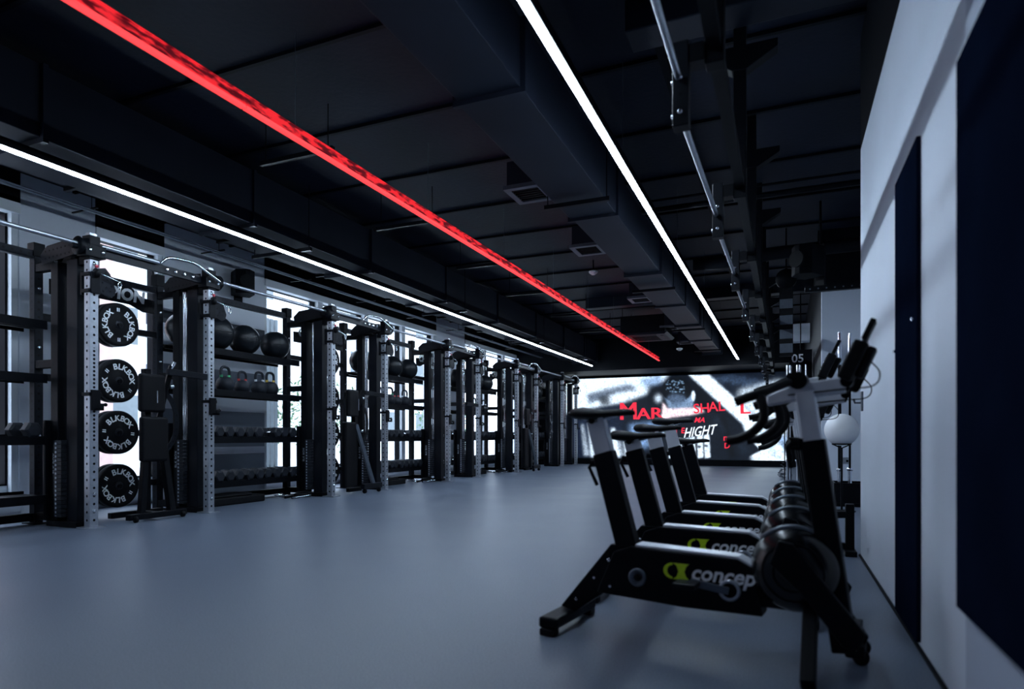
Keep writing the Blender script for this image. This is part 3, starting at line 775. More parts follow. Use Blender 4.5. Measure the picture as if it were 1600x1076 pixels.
def make_ball():
    root = thing('medicine_ball', 'x', 'medicine ball')
    m = MB(); m.sphere((0, 0, 0.195), 0.195, 32, 18); m.build('ball_cover', 'ball_leather', root)
    m = MB()
    for a in (0, PI / 2):
        m.tube([(math.cos(t) * math.cos(a) * 0.1955, math.cos(t) * math.sin(a) * 0.1955, 0.195 + math.sin(t) * 0.1955) for t in [2 * PI * i / 32 for i in range(32)]], 0.0022, 6, True)
    m.tube([(math.cos(t) * 0.1955, math.sin(t) * 0.1955, 0.195) for t in [2 * PI * i / 32 for i in range(32)]], 0.0022, 6, True)
    m.build('seam', 'rubber', root)
    return root
def make_kettlebell():
    root = thing('kettlebell', 'x', 'kettlebell')
    m = MB(); m.lathe([(0.06, 0.0), (0.085, 0.012), (0.103, 0.06), (0.105, 0.09), (0.09, 0.135), (0.06, 0.165), (0.001, 0.18)], n=24); m.build('bell', 'iron', root)
    m = MB(); m.tube(bez([(0, -0.058, 0.15), (0, -0.072, 0.21), (0, -0.062, 0.262), (0, -0.03, 0.285), (0, 0.03, 0.285), (0, 0.062, 0.262), (0, 0.072, 0.21), (0, 0.058, 0.15)], 4), 0.0165, 12); m.build('handle', 'iron', root)
    for s_ in (-1, 1): m = MB(); m.cyl((0, s_ * 0.062, 0.166), (0, s_ * 0.069, 0.192), 0.0185, 12); m.build('collar_band', 'collar_white', root)
    return root
def make_dumbbell():
    root = thing('hex_dumbbell', 'x', 'dumbbell')
    R_ = 0.072
    for s_ in (-1, 1):
        m = MB(); prof = [(R_ * 0.72, 0.062), (R_, 0.075), (R_, 0.135), (R_ * 0.72, 0.15)]
        vs = []
        for r_, h_ in prof: vs += [(s_ * h_, math.cos(PI / 6 + PI / 3 * q) * r_, math.sin(PI / 6 + PI / 3 * q) * r_ + R_ * 0.866) for q in range(6)]
        fs = [tuple(range(6)), tuple(range(18, 24))]
        for i in range(3):
            for q in range(6): fs.append((i * 6 + q, i * 6 + (q + 1) % 6, i * 6 + 6 + (q + 1) % 6, i * 6 + 6 + q))
        # turn so that a flat lies down
        vs = [(x, (y * math.cos(PI / 6) - (z - R_ * 0.866) * math.sin(PI / 6)), (y * math.sin(PI / 6) + (z - R_ * 0.866) * math.cos(PI / 6)) + R_ * 0.866) for x, y, z in vs]
        m.add(vs, fs); m.build('hex_head', 'iron', root, bevel=0.003)
    m = MB(); m.tube([(-0.064, 0, R_ * 0.866), (-0.03, 0, R_ * 0.866), (0, 0, R_ * 0.866), (0.03, 0, R_ * 0.866), (0.064, 0, R_ * 0.866)], [0.013, 0.016, 0.018, 0.016, 0.013], 12); m.build('grip', 'chrome', root)
    return root
ball0, kb0, db0 = make_ball(), make_kettlebell(), make_dumbbell()
cnt = {'ball': 0, 'kb': 0, 'db': 0}
nth = ['first', 'second', 'third', 'fourth', 'fifth', 'sixth', 'seventh', 'eighth', 'ninth', 'tenth', 'eleventh', 'twelfth', 'thirteenth', 'fourteenth', 'fifteenth']
def place(proto, key, loc, rz, label, group, sc=1.0):
    o = proto if cnt[key] == 0 else copy_tree(proto); cnt[key] += 1
    o.location = loc; o.rotation_euler = (0, 0, rz); o['label'] = label; o['group'] = group; o.scale = (sc, sc, sc)
    return o
rnd = random.Random(12)
kb_col = ['collar_yellow', 'collar_white', 'collar_green', 'collar_red', 'collar_white', 'collar_yellow']
kb_word = {'collar_yellow': 'yellow', 'collar_white': 'white', 'collar_green': 'green', 'collar_red': 'red'}
for si_, y0 in enumerate(SY0):
    nm = sname[si_]
    if si_ == 0: bys = []
    elif si_ == 1: bys = [0.24, 0.72, 1.22, 1.80]
    else: bys = [0.30, 0.78, 1.26, 1.80]
    for i, by in enumerate(bys):
        big = 1.2 if i == 1 else 1.06
        place(ball0, 'ball', (-6.90, y0 + by, SHZ[0]), rnd.uniform(0, 3), 'black medicine ball, top shelf of the %s unit, %s from near end' % (nm, nth[i]), 'medicine balls on the top shelf, %s unit' % nm, big)
    kys = [0.45, 0.72, 1.0, 1.28, 1.52] if si_ else []
    if si_ == 1: kys = [0.16, 0.44, 0.74, 1.06, 1.34, 1.58]
    for i, ky in enumerate(kys):
        c_ = kb_col[i % 6]
        o = place(kb0, 'kb', (-6.86 + (0.0 if i % 2 else 0.03), y0 + ky + 0.08, SHZ[1]), rnd.uniform(-0.35, 0.35), 'black kettlebell, %s-banded handle, on the %s unit, %s from near end' % (kb_word[c_], nm, nth[i]), 'kettlebells on the second shelf, %s unit' % nm, 1.0 + 0.06 * (i % 3))
        for chd in o.children:
            if chd.name.startswith('collar_band'):
                if chd.data.users > 1: chd.data = chd.data.copy()
                chd.data.materials[0] = M(c_)
    for tier, z in ((2, SHZ[2]), (3, SHZ[3])):
        tn = 'third' if tier == 2 else 'lowest'
        n = 0
        for i in range(12):
            yy = 0.13 + i * 0.168
            if si_ == 0 and (yy < 1.9 or tier == 3): continue
            if tier == 2 and i == 8: continue
            n += 1
            place(db0, 'db', (-6.87 + rnd.uniform(-0.01, 0.01), y0 + yy, z), rnd.uniform(-0.05, 0.05), 'black hex dumbbell, %s shelf of the %s unit, %s from near end' % (tn, nm, nth[n - 1]), 'hex dumbbells on the %s shelf, %s unit' % (tn, nm), 1.14 + 0.02 * (i % 4 == 3))

# floor clutter under the shelves: rolled mats, bags, cable attachments
for si_ in (1, 2, 3):
    y0 = SY0[si_]; nm = sname[si_]
    m = MB(); m.box(-0.16, 0.16, -0.52, 0.52, 0, 0.10); m.box(-0.15, 0.15, -0.50, 0.3, 0.10, 0.135)
    t = thing('aerobic_step', 'flat black step platform on the floor under the %s shelf unit' % nm, 'step', (-6.78, y0 + 0.80, 0))
    m.build('step_body', 'rubber', t, bevel=0.02)
    t2 = thing('cable_attachment', 'pair of black cable handles with webbing on the floor by the %s shelf unit' % nm, 'cable attachment', (-6.62, y0 + 1.78, 0), 0.3)
    m = MB(); m.tube([(0, -0.13, 0.02), (0.0, 0.13, 0.02)], 0.018, 12); m.tube([(0.12, -0.16, 0.02), (0.16, 0.1, 0.02)], 0.018, 12); m.build('grip', 'rubber', t2)
    m = MB()
    m.tube(bez([(0, -0.13, 0.02), (-0.10, -0.12, 0.03), (-0.22, 0, 0.045), (-0.10, 0.12, 0.03), (0, 0.13, 0.02)]), 0.008, 8)
    m.tube(bez([(0.12, -0.16, 0.02), (0.20, -0.2, 0.03), (0.34, -0.06, 0.05), (0.26, 0.08, 0.03), (0.16, 0.1, 0.02)]), 0.008, 8); m.build('webbing', 'chrome', t2)
    t3 = thing('ankle_strap', 'small black strap bundle on the floor beside the %s shelf unit' % nm, 'strap', (-6.55, y0 + 1.98, 0), 0.8)
    m = MB(); m.tube(bez([(-0.1, 0, 0.03), (-0.04, 0.08, 0.05), (0.06, 0.05, 0.06), (0.1, -0.03, 0.04), (0.0, -0.07, 0.035), (-0.08, -0.04, 0.03)]), 0.028, 10); m.build('strap', 'rubber', t3)

# ------------------------------------------------------------------ adjustable benches stood on end in the bays
def make_bench():
    """bench on its front wheels: pads upright facing the room; origin on the floor"""
    root = thing('weight_bench', 'x', 'bench', (0, 0, 0))
    def pad(y0, y1, z0, z1, x, rr=0.035):
        m = MB(); m.box(x - 0.035, x + 0.035, y0, y1, z0, z1); return m
    a = pad(-0.15, 0.15, 1.15, 1.56, 0.0).build('backrest_pad', 'upholstery', root, bevel=0.03, seg=4)
    b_ = pad(-0.16, 0.16, 0.62, 1.10, 0.03).build('seat_pad', 'upholstery', root, bevel=0.03, seg=4)
    m = MB(); m.bar((-0.09, 0, 0.10), (-0.09, 0, 1.62), 0.07, 0.07); m.bar((-0.09, 0.12, 0.95), (-0.02, 0.26, 1.68), 0.05, 0.05); m.build('spine', 'black_steel', root, bevel=0.004)
    m = MB(); m.cyl((-0.02, 0.25, 1.63), (0.0, 0.28, 1.72), 0.022, 12); m.build('grip_end', 'chrome', root)
    # quadrant plate with holes
    m = MB(); arc = []
    for i in range(13): t = -1.15 + 2.3 * i / 12; arc.append((0.14 + 0.24 * math.cos(t), 1.05 + 0.36 * math.sin(t)))
    inner = [(0.14 + 0.18 * math.cos(-1.15 + 2.3 * i / 12), 1.05 + 0.30 * math.sin(-1.15 + 2.3 * i / 12)) for i in range(12, -1, -1)]
    m.prism(arc + inner, -0.06, -0.048, 'yz'); q_ = m.build('angle_quadrant', 'dark_steel', root, bevel=0.002)
    m = MB()
    for i in range(9):
        t = -0.95 + 1.9 * i / 8; m.cyl((-0.047, 0.14 + 0.21 * math.cos(t), 1.05 + 0.33 * math.sin(t)), (-0.045, 0.14 + 0.21 * math.cos(t), 1.05 + 0.33 * math.sin(t)), 0.010, 8)
    m.build('punched_hole', 'black_paint', q_)
    m = MB(); m.bar((0.02, -0.10, 0.62), (0.05, -0.16, 0.07), 0.06, 0.06); m.bar((-0.04, 0.14, 0.95), (0.05, 0.20, 0.07), 0.07, 0.07); m.build('support_leg', 'black_steel', root, bevel=0.004)
    m = MB(); m.bar((0.09, -0.34, 0.055), (0.09, 0.34, 0.055), 0.07, 0.06); m.bar((-0.24, -0.30, 0.055), (-0.24, 0.30, 0.055), 0.07, 0.06); m.bar((-0.24, 0, 0.06), (0.09, 0, 0.06), 0.07, 0.05); m.build('foot_frame', 'black_steel', root, bevel=0.006)
    for s_ in (-1, 1):
        m = MB(); m.lathe([(0.01, -0.014), (0.032, -0.012), (0.032, 0.012), (0.01, 0.014)], (0.13, s_ * 0.28, 0.032), 'y', 16); m.build('wheel', 'rubber', root)
    m = MB(); m.cyl((-0.03, -0.04, 1.44), (0.03, -0.04, 1.44), 0.012, 10); m.sphere((0.06, 0.20, 1.44), 0.025, 12, 8); m.cyl((0.06, 0.02, 1.25), (0.06, 0.02, 1.38), 0.008, 8); m.build('pull_pin', 'chrome', root)
    return root
def make_bench2():
    """bench folded with a long upright pad and a splayed grey leg on two casters"""
    root = thing('weight_bench', 'x', 'bench', (0, 0, 0))
    m = MB(); m.box(-0.05, 0.05, -0.35, -0.08, 0.10, 1.12); m.build('backrest_pad', 'upholstery', root, bevel=0.03, seg=4)
    m = MB(); m.box(0.0, 0.08, -0.31, -0.06, 1.20, 1.62); m.build('seat_pad', 'upholstery', root, bevel=0.03, seg=4)
    m = MB(); m.bar((-0.02, -0.05, 0.10), (-0.02, -0.05, 1.55), 0.07, 0.07); m.bar((0.0, -0.05, 1.3), (0.04, 0.10, 1.62), 0.06, 0.06); m.bar((-0.02, -0.22, 0.06), (-0.02, 0.1, 0.06), 0.06, 0.06); m.build('spine', 'black_steel', root, bevel=0.004)
    m = MB(); m.bar((0.03, -0.08, 1.08), (0.16, 0.20, 0.14), 0.055, 0.055); m.build('splayed_leg', 'grey_steel', root, bevel=0.004)
    m = MB(); m.bar((0.16, -0.08, 0.11), (0.16, 0.40, 0.11), 0.07, 0.08); m.build('cross_foot', 'dark_steel', root, bevel=0.004)
    for y in (-0.03, 0.35):
        m = MB(); m.lathe([(0.01, -0.015), (0.036, -0.013), (0.036, 0.013), (0.01, 0.015)], (0.16, y, 0.036), 'y', 16); m.build('caster', 'rubber', root)
    m = MB(); arc = [(0.08 + 0.17 * math.cos(-1.3 + 2.6 * i / 12), 1.10 + 0.30 * math.sin(-1.3 + 2.6 * i / 12)) for i in range(13)] + [(0.08 + 0.12 * math.cos(-1.3 + 2.6 * i / 12), 1.10 + 0.25 * math.sin(-1.3 + 2.6 * i / 12)) for i in range(12, -1, -1)]
    m.prism(arc, 0.02, 0.032, 'yz'); q_ = m.build('angle_quadrant', 'dark_steel', root, bevel=0.002)
    m = MB(); m.cyl((0.09, -0.09, 1.30), (0.09, -0.09, 1.48), 0.008, 8); m.sphere((0.10, 0.02, 1.5), 0.022, 12, 8); m.sphere((0.07, 0.03, 0.98), 0.022, 12, 8); m.build('pull_pin', 'chrome', root)
    return root
b1 = make_bench(); b1.location = (-6.27, Y0S[0] + 0.70, 0); b1['label'] = 'black padded bench stood on end in the nearest rack, beside its plates'
b2 = make_bench2(); b2.location = (-6.22, Y0S[1] + 0.66, 0); b2['label'] = 'black bench folded upright on casters in the second rack'; b2['group'] = 'benches folded on casters'
b4 = copy_tree(b2); b4.location = (-6.15, Y0S[3] + 0.66, 0); b4['label'] = 'black bench folded upright on casters in the fourth rack'; b4['group'] = 'benches folded on casters'

# ------------------------------------------------------------------ exercise bikes
def make_bike():
    """faces +X; local origin on the floor at x=-0.3 of the row"""
    root = thing('exercise_bike', 'x', 'exercise bike', (-0.3, 3.54, 0), 0, 'exercise bikes in a row by the right wall')
    ox = 0.3
    def X(x): return x + ox
    # main box beam: two black side plates
    prof = [(X(-0.78), 0.18), (X(-0.70), 0.37), (X(-0.62), 0.40), (X(-0.17), 0.385), (X(-0.10), 0.35), (X(-0.07), 0.17), (X(-0.40), 0.165)]
    m = MB(); m.prism(prof, -0.055, 0.055); beam = m.build('frame_beam', 'black_steel', root, bevel=0.006)
    m = MB(); m.prism([(X(-0.60), 0.400), (X(-0.17), 0.386), (X(-0.10), 0.352), (X(-0.085), 0.30), (X(-0.078), 0.30), (X(-0.092), 0.358), (X(-0.165), 0.398), (X(-0.60), 0.412)], -0.045, 0.045)
    m.build('top_rail', 'bike_silver', beam, bevel=0.003)
    # maker's mark: lime ring and bow, then the word
    m = MB()
    cx, cz = X(-0.435), 0.315
    def ring(cx, cz, ro, ri, a0, a1, sx=1.0):
        n = 14; o_ = [(cx + math.cos(a0 + (a1 - a0) * i / n) * ro * sx, cz + math.sin(a0 + (a1 - a0) * i / n) * ro) for i in range(n + 1)]
        i_ = [(cx + math.cos(a0 + (a1 - a0) * i / n) * ri * sx * 0.8 + 0.012 * 0, cz + math.sin(a0 + (a1 - a0) * i / n) * ri) for i in range(n, -1, -1)]
        m.prism(o_ + i_, -0.0575, -0.0555)
    ring(cx + 0.004, cz, 0.034, 0.024, PI * 0.5, PI * 1.5, 1.15)
    m.prism([(cx + 0.006, cz + 0.034), (cx + 0.075, cz + 0.034), (cx + 0.062, cz + 0.02), (cx + 0.055, cz), (cx + 0.062, cz - 0.02), (cx + 0.075, cz - 0.034), (cx + 0.006, cz - 0.034), (cx + 0.022, cz - 0.022), (cx + 0.030, cz), (cx + 0.022, cz + 0.022)], -0.0575, -0.0555)
    m.build('logo_mark', 'lime_print', beam)
    m = MB(); m.merge(text_mesh('concept2', 0.088, 0.001, 0.25, 0.002), Matrix.Translation((X(-0.19), -0.0565, 0.315)) @ FACE_MY); m.build('lettering', 'white_print', beam)
    # rear diagonal leg and foot
    m = MB(); m.prism([(X(-0.62), 0.40), (X(-0.72), 0.40), (X(-0.97), 0.09), (X(-0.90), 0.07), (X(-0.72), 0.20), (X(-0.66), 0.17)], -0.035, 0.035); m.build('rear_leg', 'black_steel', root, bevel=0.005)
    m = MB(); m.bar((X(-0.945), -0.22, 0.055), (X(-0.945), 0.22, 0.055), 0.09, 0.05); rf = m.build('rear_foot', 'black_steel', root, bevel=0.012)
    m = MB()
    for s_ in (-1, 1): m.box(X(-0.98), X(-0.91), s_ * 0.20 - 0.03, s_ * 0.20 + 0.03, 0, 0.032)
    m.build('rubber_foot', 'rubber', rf, bevel=0.006)
    for p in ((-0.72, 0.33), (-0.80, 0.24), (-0.715, 0.215), (-0.89, 0.13)): m = MB(); m.lathe([(0.008, 0), (0.008, -0.004), (0.004, -0.007)], (X(p[0]), -0.035 if p[0] < -0.75 else -0.055, p[1]), 'y', 8); m.build('bolt', 'chrome', root)
    # seat tube, post, saddle
    m = MB(); m.bar((X(-0.635), 0, 0.34), (X(-0.765), 0, 0.81), 0.065, 0.095); m.build('seat_tube', 'black_steel', root, bevel=0.006)
    m = MB(); m.bar((X(-0.750), 0, 0.755), (X(-0.806), 0, 0.965), 0.05, 0.085); m.build('seat_post', 'bike_silver', root, bevel=0.006)
    m = MB(); m.cyl((X(-0.83), 0.0, 0.76), (X(-0.795), 0, 0.76), 0.018, 10); m.tube([(X(-0.825), 0, 0.76), (X(-0.84), 0.0, 0.74), (X(-0.80), 0.0, 0.66)], 0.009, 8); m.build('height_lever', 'black_steel', root)
    m = MB()
    rows = [(-0.920, 0.060, 1.008, 0.030), (-0.91, 0.074, 1.016, 0.050), (-0.87, 0.082, 1.020, 0.060), (-0.82, 0.070, 1.012, 0.050), (-0.77, 0.044, 1.006, 0.038), (-0.70, 0.027, 1.008, 0.034), (-0.65, 0.022, 1.008, 0.030), (-0.622, 0.014, 1.000, 0.020)]
    n = 16; vs = []
    for x, hw, zt, th in rows:
        for q in range(n):
            a = 2 * PI * q / n; cy = math.cos(a) * hw; s_ = math.sin(a)
            vs.append((X(x), cy, zt - th / 2 + s_ * th / 2 - 0.004 * (abs(cy) / max(hw, .01)) ** 2))
    fs = [tuple(range(n)), tuple(range(len(vs) - 1, len(vs) - 1 - n, -1))]
    for i in range(len(rows) - 1):
        for q in range(n): fs.append((i * n + q, i * n + (q + 1) % n, (i + 1) * n + (q + 1) % n, (i + 1) * n + q))
    m.add(vs, fs, True); sd_ = m.build('saddle', 'upholstery', root)
    m = MB()
    for s_ in (-1, 1): m.tube(bez([(X(-0.90), s_ * 0.03, 0.985), (X(-0.86), s_ * 0.022, 0.962), (X(-0.78), s_ * 0.02, 0.962), (X(-0.67), s_ * 0.008, 0.985)], 4), 0.0045, 8)
    m.build('saddle_rail', 'chrome', sd_)
    m = MB(); m.box(X(-0.845), X(-0.785), -0.025, 0.025, 0.945, 0.972); m.cyl((X(-0.815), -0.035, 0.955), (X(-0.815), 0.035, 0.955), 0.014, 12); m.build('saddle_clamp', 'black_steel', sd_, bevel=0.004)
    # pulley cap (rear) and crank axle ring (front)
    m = MB(); m.lathe([(0.040, -0.056), (0.040, -0.064), (0.030, -0.068), (0.026, -0.062), (0.001, -0.062)], (X(-0.585), 0, 0.27), 'y', 24); ic = m.build('idler_cap', 'grey_steel', root); m = MB(); m.lathe([(0.0001, -0.070), (0.014, -0.069), (0.016, -0.062)], (X(-0.585), 0, 0.27), 'y', 20); m.build('cap_centre', 'black_steel', ic)
    m = MB(); m.lathe([(0.044, -0.056), (0.044, -0.070), (0.034, -0.074), (0.030, -0.066), (0.001, -0.066)], (X(-0.195), 0, 0.262), 'y', 24); br_ = m.build('bearing_ring', 'brushed_silver', root); m = MB(); m.lathe([(0.0001, -0.069), (0.029, -0.068), (0.030, -0.0665)], (X(-0.195), 0, 0.262), 'y', 20); m.build('ring_centre', 'black_steel', br_); m = MB(); m.lathe([(0.001, 0.066), (0.030, 0.066), (0.034, 0.074), (0.044, 0.070), (0.044, 0.056)], (X(-0.195), 0, 0.262), 'y', 24); m.build('bearing_ring', 'brushed_silver', root)
    for s_ in (-1, 1):
        ex, ez = (X(-0.195) - s_ * -0.0, 0.262)
        ax, az = (X(-0.345), 0.285) if s_ < 0 else (X(-0.045), 0.239)
        m = MB(); m.bar((ex, s_ * 0.082, ez), (ax, s_ * 0.092, az), 0.016, 0.030); cr = m.build('crank_arm', 'grey_steel', root, bevel=0.003)
        m = MB(); m.box(ax - 0.045, ax + 0.045, s_ * 0.155 - 0.045, s_ * 0.155 + 0.045, az - 0.011, az + 0.011); m.cyl((ax, s_ * 0.095, az), (ax, s_ * 0.16, az), 0.008, 8); m.build('pedal', 'dark_steel', cr, bevel=0.004)
    # fan housing
    m = MB(); fx, fz = X(0.045), 0.365
    m.lathe([(0.05, -0.105), (0.09, -0.103), (0.125, -0.090), (0.150, -0.066), (0.163, -0.036), (0.168, -0.014), (0.162, -0.008), (0.162, 0.008), (0.168, 0.014), (0.163, 0.036), (0.150, 0.066), (0.125, 0.090), (0.09, 0.103), (0.05, 0.105)], (fx, 0, fz), 'y', 44)
    fan = m.build('fan_housing', 'gloss_black', root)
    for s_ in (-1, 1):
        for rr, yy in ((0.07, 0.107), (0.11, 0.098)): m = MB(); m.tube([(fx + math.cos(t) * rr, s_ * yy, fz + math.sin(t) * rr) for t in [2 * PI * i / 28 for i in range(28)]], 0.0028, 6, True); m.build('guard_ring', 'black_steel', fan)
    m = MB(); m.lathe([(0.0001, -0.116), (0.04, -0.112), (0.05, -0.103)], (fx, 0, fz), 'y', 24); m.build('hub_cap', 'gloss_black', fan)
    m = MB(); m.tube([(fx + math.cos(t) * 0.166, -0.03, fz + math.sin(t) * 0.166) for t in [PI * 0.30 + PI * 0.45 * i / 14 for i in range(15)]], 0.010, 8); m.build('damper_strip', 'grey_steel', fan)
    # front diagonal leg, strut, foot with wheels
    m = MB(); m.prism([(X(-0.03), 0.40), (X(0.00), 0.49), (X(0.05), 0.48), (X(0.29), 0.18), (X(0.27), 0.12), (X(0.22), 0.12), (X(0.08), 0.30)], -0.145, -0.118)
    m.build('front_leg', 'black_steel', root, bevel=0.005)
    m = MB(); m.prism([(X(-0.03), 0.40), (X(0.00), 0.46), (X(0.05), 0.45), (X(0.29), 0.10), (X(0.27), 0.05), (X(0.21), 0.06), (X(0.08), 0.28)], 0.118, 0.145)
    m.build('front_leg', 'black_steel', root, bevel=0.005)
    m = MB(); m.box(X(0.22), X(0.27), -0.118, 0.118, 0.12, 0.17); m.build('cross_member', 'black_steel', root, bevel=0.005)
    m = MB(); m.box(X(-0.09), X(0.12), -0.04, 0.04, 0.205, 0.27); m.build('under_tube', 'black_steel', root, bevel=0.005)
    m = MB(); m.bar((X(0.10), -0.02, 0.26), (X(0.12), -0.30, 0.012), 0.075, 0.05, (1, 0, 0)); m.build('side_strut', 'black_steel', root, bevel=0.006)
    m = MB(); m.bar((X(0.245), 0.06, 0.05), (X(0.245), 0.26, 0.05), 0.07, 0.05); m.build('front_foot', 'black_steel', root, bevel=0.01)
    for s_ in (0.09, 0.23):
        m = MB(); m.lathe([(0.008, -0.014), (0.030, -0.012), (0.030, 0.012), (0.008, 0.014)], (X(0.265), s_, 0.030), 'y', 16); m.build('transport_wheel', 'rubber', root)
    # handlebar column
    m = MB(); m.bar((X(0.215), 0, 0.07), (X(0.105), 0, 0.87), 0.085, 0.085); m.build('front_column', 'black_steel', root, bevel=0.006)
    m = MB(); m.bar((X(0.129), 0, 0.70), (X(0.078), 0, 1.055), 0.066, 0.080); m.build('handlebar_post', 'bike_silver', root, bevel=0.004)
    m = MB(); m.cyl((X(0.06), -0.03, 0.86), (X(0.035), -0.03, 0.86), 0.02, 12); m.box(X(0.03), X(0.075), -0.04, 0.04, 0.83, 0.875); m.tube([(X(0.035), -0.03, 0.86), (X(0.015), -0.03, 0.84), (X(0.03), -0.03, 0.76)], 0.010, 8); m.build('height_lever', 'black_steel', root)
    m = MB(); m.prism([(X(-0.06), 1.005), (X(-0.06), 1.045), (X(0.04), 1.085), (X(0.22), 1.11), (X(0.22), 1.05), (X(0.09), 1.03)], -0.03, 0.03); arm = m.build('slide_arm', 'bike_silver', root, bevel=0.006)
    m = MB(); m.cyl((X(0.055), -0.045, 1.10), (X(0.055), 0.045, 1.10), 0.034, 20); m.build('adjust_knob', 'black_steel', arm)
    # bars
    m = MB()
    for s_ in (-1, 1):
        m.tube(bez([(X(0.04), 0.0, 1.130), (X(0.01), s_ * 0.07, 1.115), (X(-0.05), s_ * 0.15, 1.080), (X(-0.10), s_ * 0.185, 1.062), (X(-0.145), s_ * 0.19, 1.045)], 5), [0.016] * 10 + [0.019] * 11, 12)
        m.tube(bez([(X(-0.06), s_ * 0.17, 1.065), (X(-0.045), s_ * 0.185, 1.02), (X(-0.045), s_ * 0.19, 0.975), (X(-0.075), s_ * 0.195, 0.935), (X(-0.125), s_ * 0.20, 0.905), (X(-0.175), s_ * 0.20, 0.895)], 5), 0.0175, 12)
    m.v = [(a_, b2_, c_ - 0.03) for a_, b2_, c_ in m.v]; m.build('handlebar', 'rubber', root)
    # monitor
    R = Matrix.Translation((X(0.245), 0, 1.165)) @ Matrix.Rotation(0.42, 4, 'Y')
    m = MB(); m.box(-0.025, 0.025, -0.075, 0.075, -0.075, 0.075, R); m.box(0.025, 0.055, -0.045, 0.045, -0.05, 0.07, R); mo = m.build('monitor', 'rubber', root, bevel=0.008)
    m = MB(); m.box(-0.010, 0.010, -0.045, 0.045, 0.085, 0.165, R); m.build('phone_holder', 'rubber', mo, bevel=0.004)
    m = MB(); m.box(-0.0275, -0.025, -0.06, 0.06, -0.05, 0.06, R); m.build('display', 'gloss_black', mo)
    m = MB(); m.bar((X(0.205), 0, 1.06), (X(0.235), 0, 1.13), 0.035, 0.045); m.cyl((X(0.222), -0.032, 1.09), (X(0.222), 0.032, 1.09), 0.022, 14); m.build('monitor_arm', 'black_steel', root)
    m = MB(); m.tube(bez([(X(0.29), -0.035, 1.17), (X(0.33), -0.04, 1.12), (X(0.31), -0.036, 1.07), (X(0.20), -0.034, 1.06), (X(0.02), -0.034, 1.045)]), 0.003, 6); m.build('monitor_cable', 'rubber', root)
    return root
bk = make_bike()
bl = ['nearest exercise bike of the row, turned slightly toward the camera', 'second exercise bike of the row, just behind the nearest', 'third exercise bike, middle of the row of five', 'fourth exercise bike of the row, one before the farthest', 'farthest exercise bike of the row, nearest the big screen']
bikes = [bk] + [copy_tree(bk) for _ in range(4)]
for i, (o, y) in enumerate(zip(bikes, (2.80, 3.52, 4.2, 4.92, 5.62))):
    o.location = (-0.3, y, 0); o['label'] = bl[i]
    ds, dh = ((0.0, 0.0), (-0.10, 0.0), (-0.05, 0.13), (0.012, -0.06), (-0.14, -0.03))[i]      # saddle and handlebar heights
    for ch_ in o.children:
        n_ = ch_.name.split('.')[0]
        if n_ in ('seat_post', 'saddle'): ch_.location = (-0.277 * ds, 0, ds)
        if n_ in ('handlebar_post', 'slide_arm', 'handlebar', 'monitor', 'monitor_arm', 'monitor_cable'): ch_.location = (-0.137 * dh + (0.05 if i == 1 and n_ != 'handlebar_post' else 0), 0, dh)
bikes[0].rotation_euler = (0, 0, math.radians(-8))

# ------------------------------------------------------------------ right side: rig on the ceiling
rig = thing('pull_up_rig', 'black perforated pull-up rig hanging from the ceiling right of the white light strip', 'pull-up rig', (-0.42, 0, 0))
ys = [1.2, 2.9, 4.6, 6.3, 8.0, 9.7, 11.4, 13.1, 14.8, 16.5, 18.0]
for i, y in enumerate(ys):
    m = MB(); m.box(-0.035, 0.035, -0.035, 0.035, -0.32, 0.05)
    lp = m.build('bolted_plate', 'dark_steel', rig, loc=(0, y, 2.565), bevel=0.004)
    for z in (-0.26, -0.11):
        m = MB(); m.lathe([(0.012, 0), (0.012, -0.006), (0.006, -0.010)], (-0.002, -0.035, z), 'y', 8); m.build('bolt', 'chrome', lp)
        m = MB(); m.lathe([(0.012, 0), (0.012, -0.006), (0.006, -0.010)], (-0.035, 0.0, z), 'x', 8); m.build('bolt', 'chrome', lp)
    m = MB(); m.cyl((0, -0.0365, -0.185), (0, -0.035, -0.185), 0.010, 10); m.build('punched_hole', 'black_paint', lp)
    m = MB(); m.box(-0.04, 0.04, -0.04, 0.04, 0, CZ - 0.01 - 2.50); m.build('hanging_post', 'black_steel', rig, loc=(0.14, y + 0.02, 2.50), bevel=0.004)
    m = MB(); m.box(0.035, 0.10, -0.03, 0.05, -0.05, 0.03); m.build('connector', 'black_steel', rig, loc=(0, y, 2.565))
    m = MB(); m.prism([(-0.05, 3.36), (0.05, 3.36), (0.24, 3.47), (0.24, 3.52), (-0.20, 3.52), (-0.20, 3.47)], -0.05, 0.05); m.build('gusset', 'black_steel', rig, loc=(0.14, y + 0.02, 0), bevel=0.004)
    if i < len(ys) - 1:
        y2 = ys[i + 1]
        m = MB(); m.cyl((-0.01, y + 0.035, 2.46 if i == 0 else 2.33), (-0.01, y2 - 0.035, 2.46 if i == 0 else 2.40), 0.015, 12); m.build('pull_up_bar', 'brushed_silver', rig)
        m = MB(); m.box(-0.03, 0.03, y + 0.06, y2 - 0.02, 2.56, 2.62); m.build('side_rail', 'black_steel', rig, loc=(0.14, 0, 0))

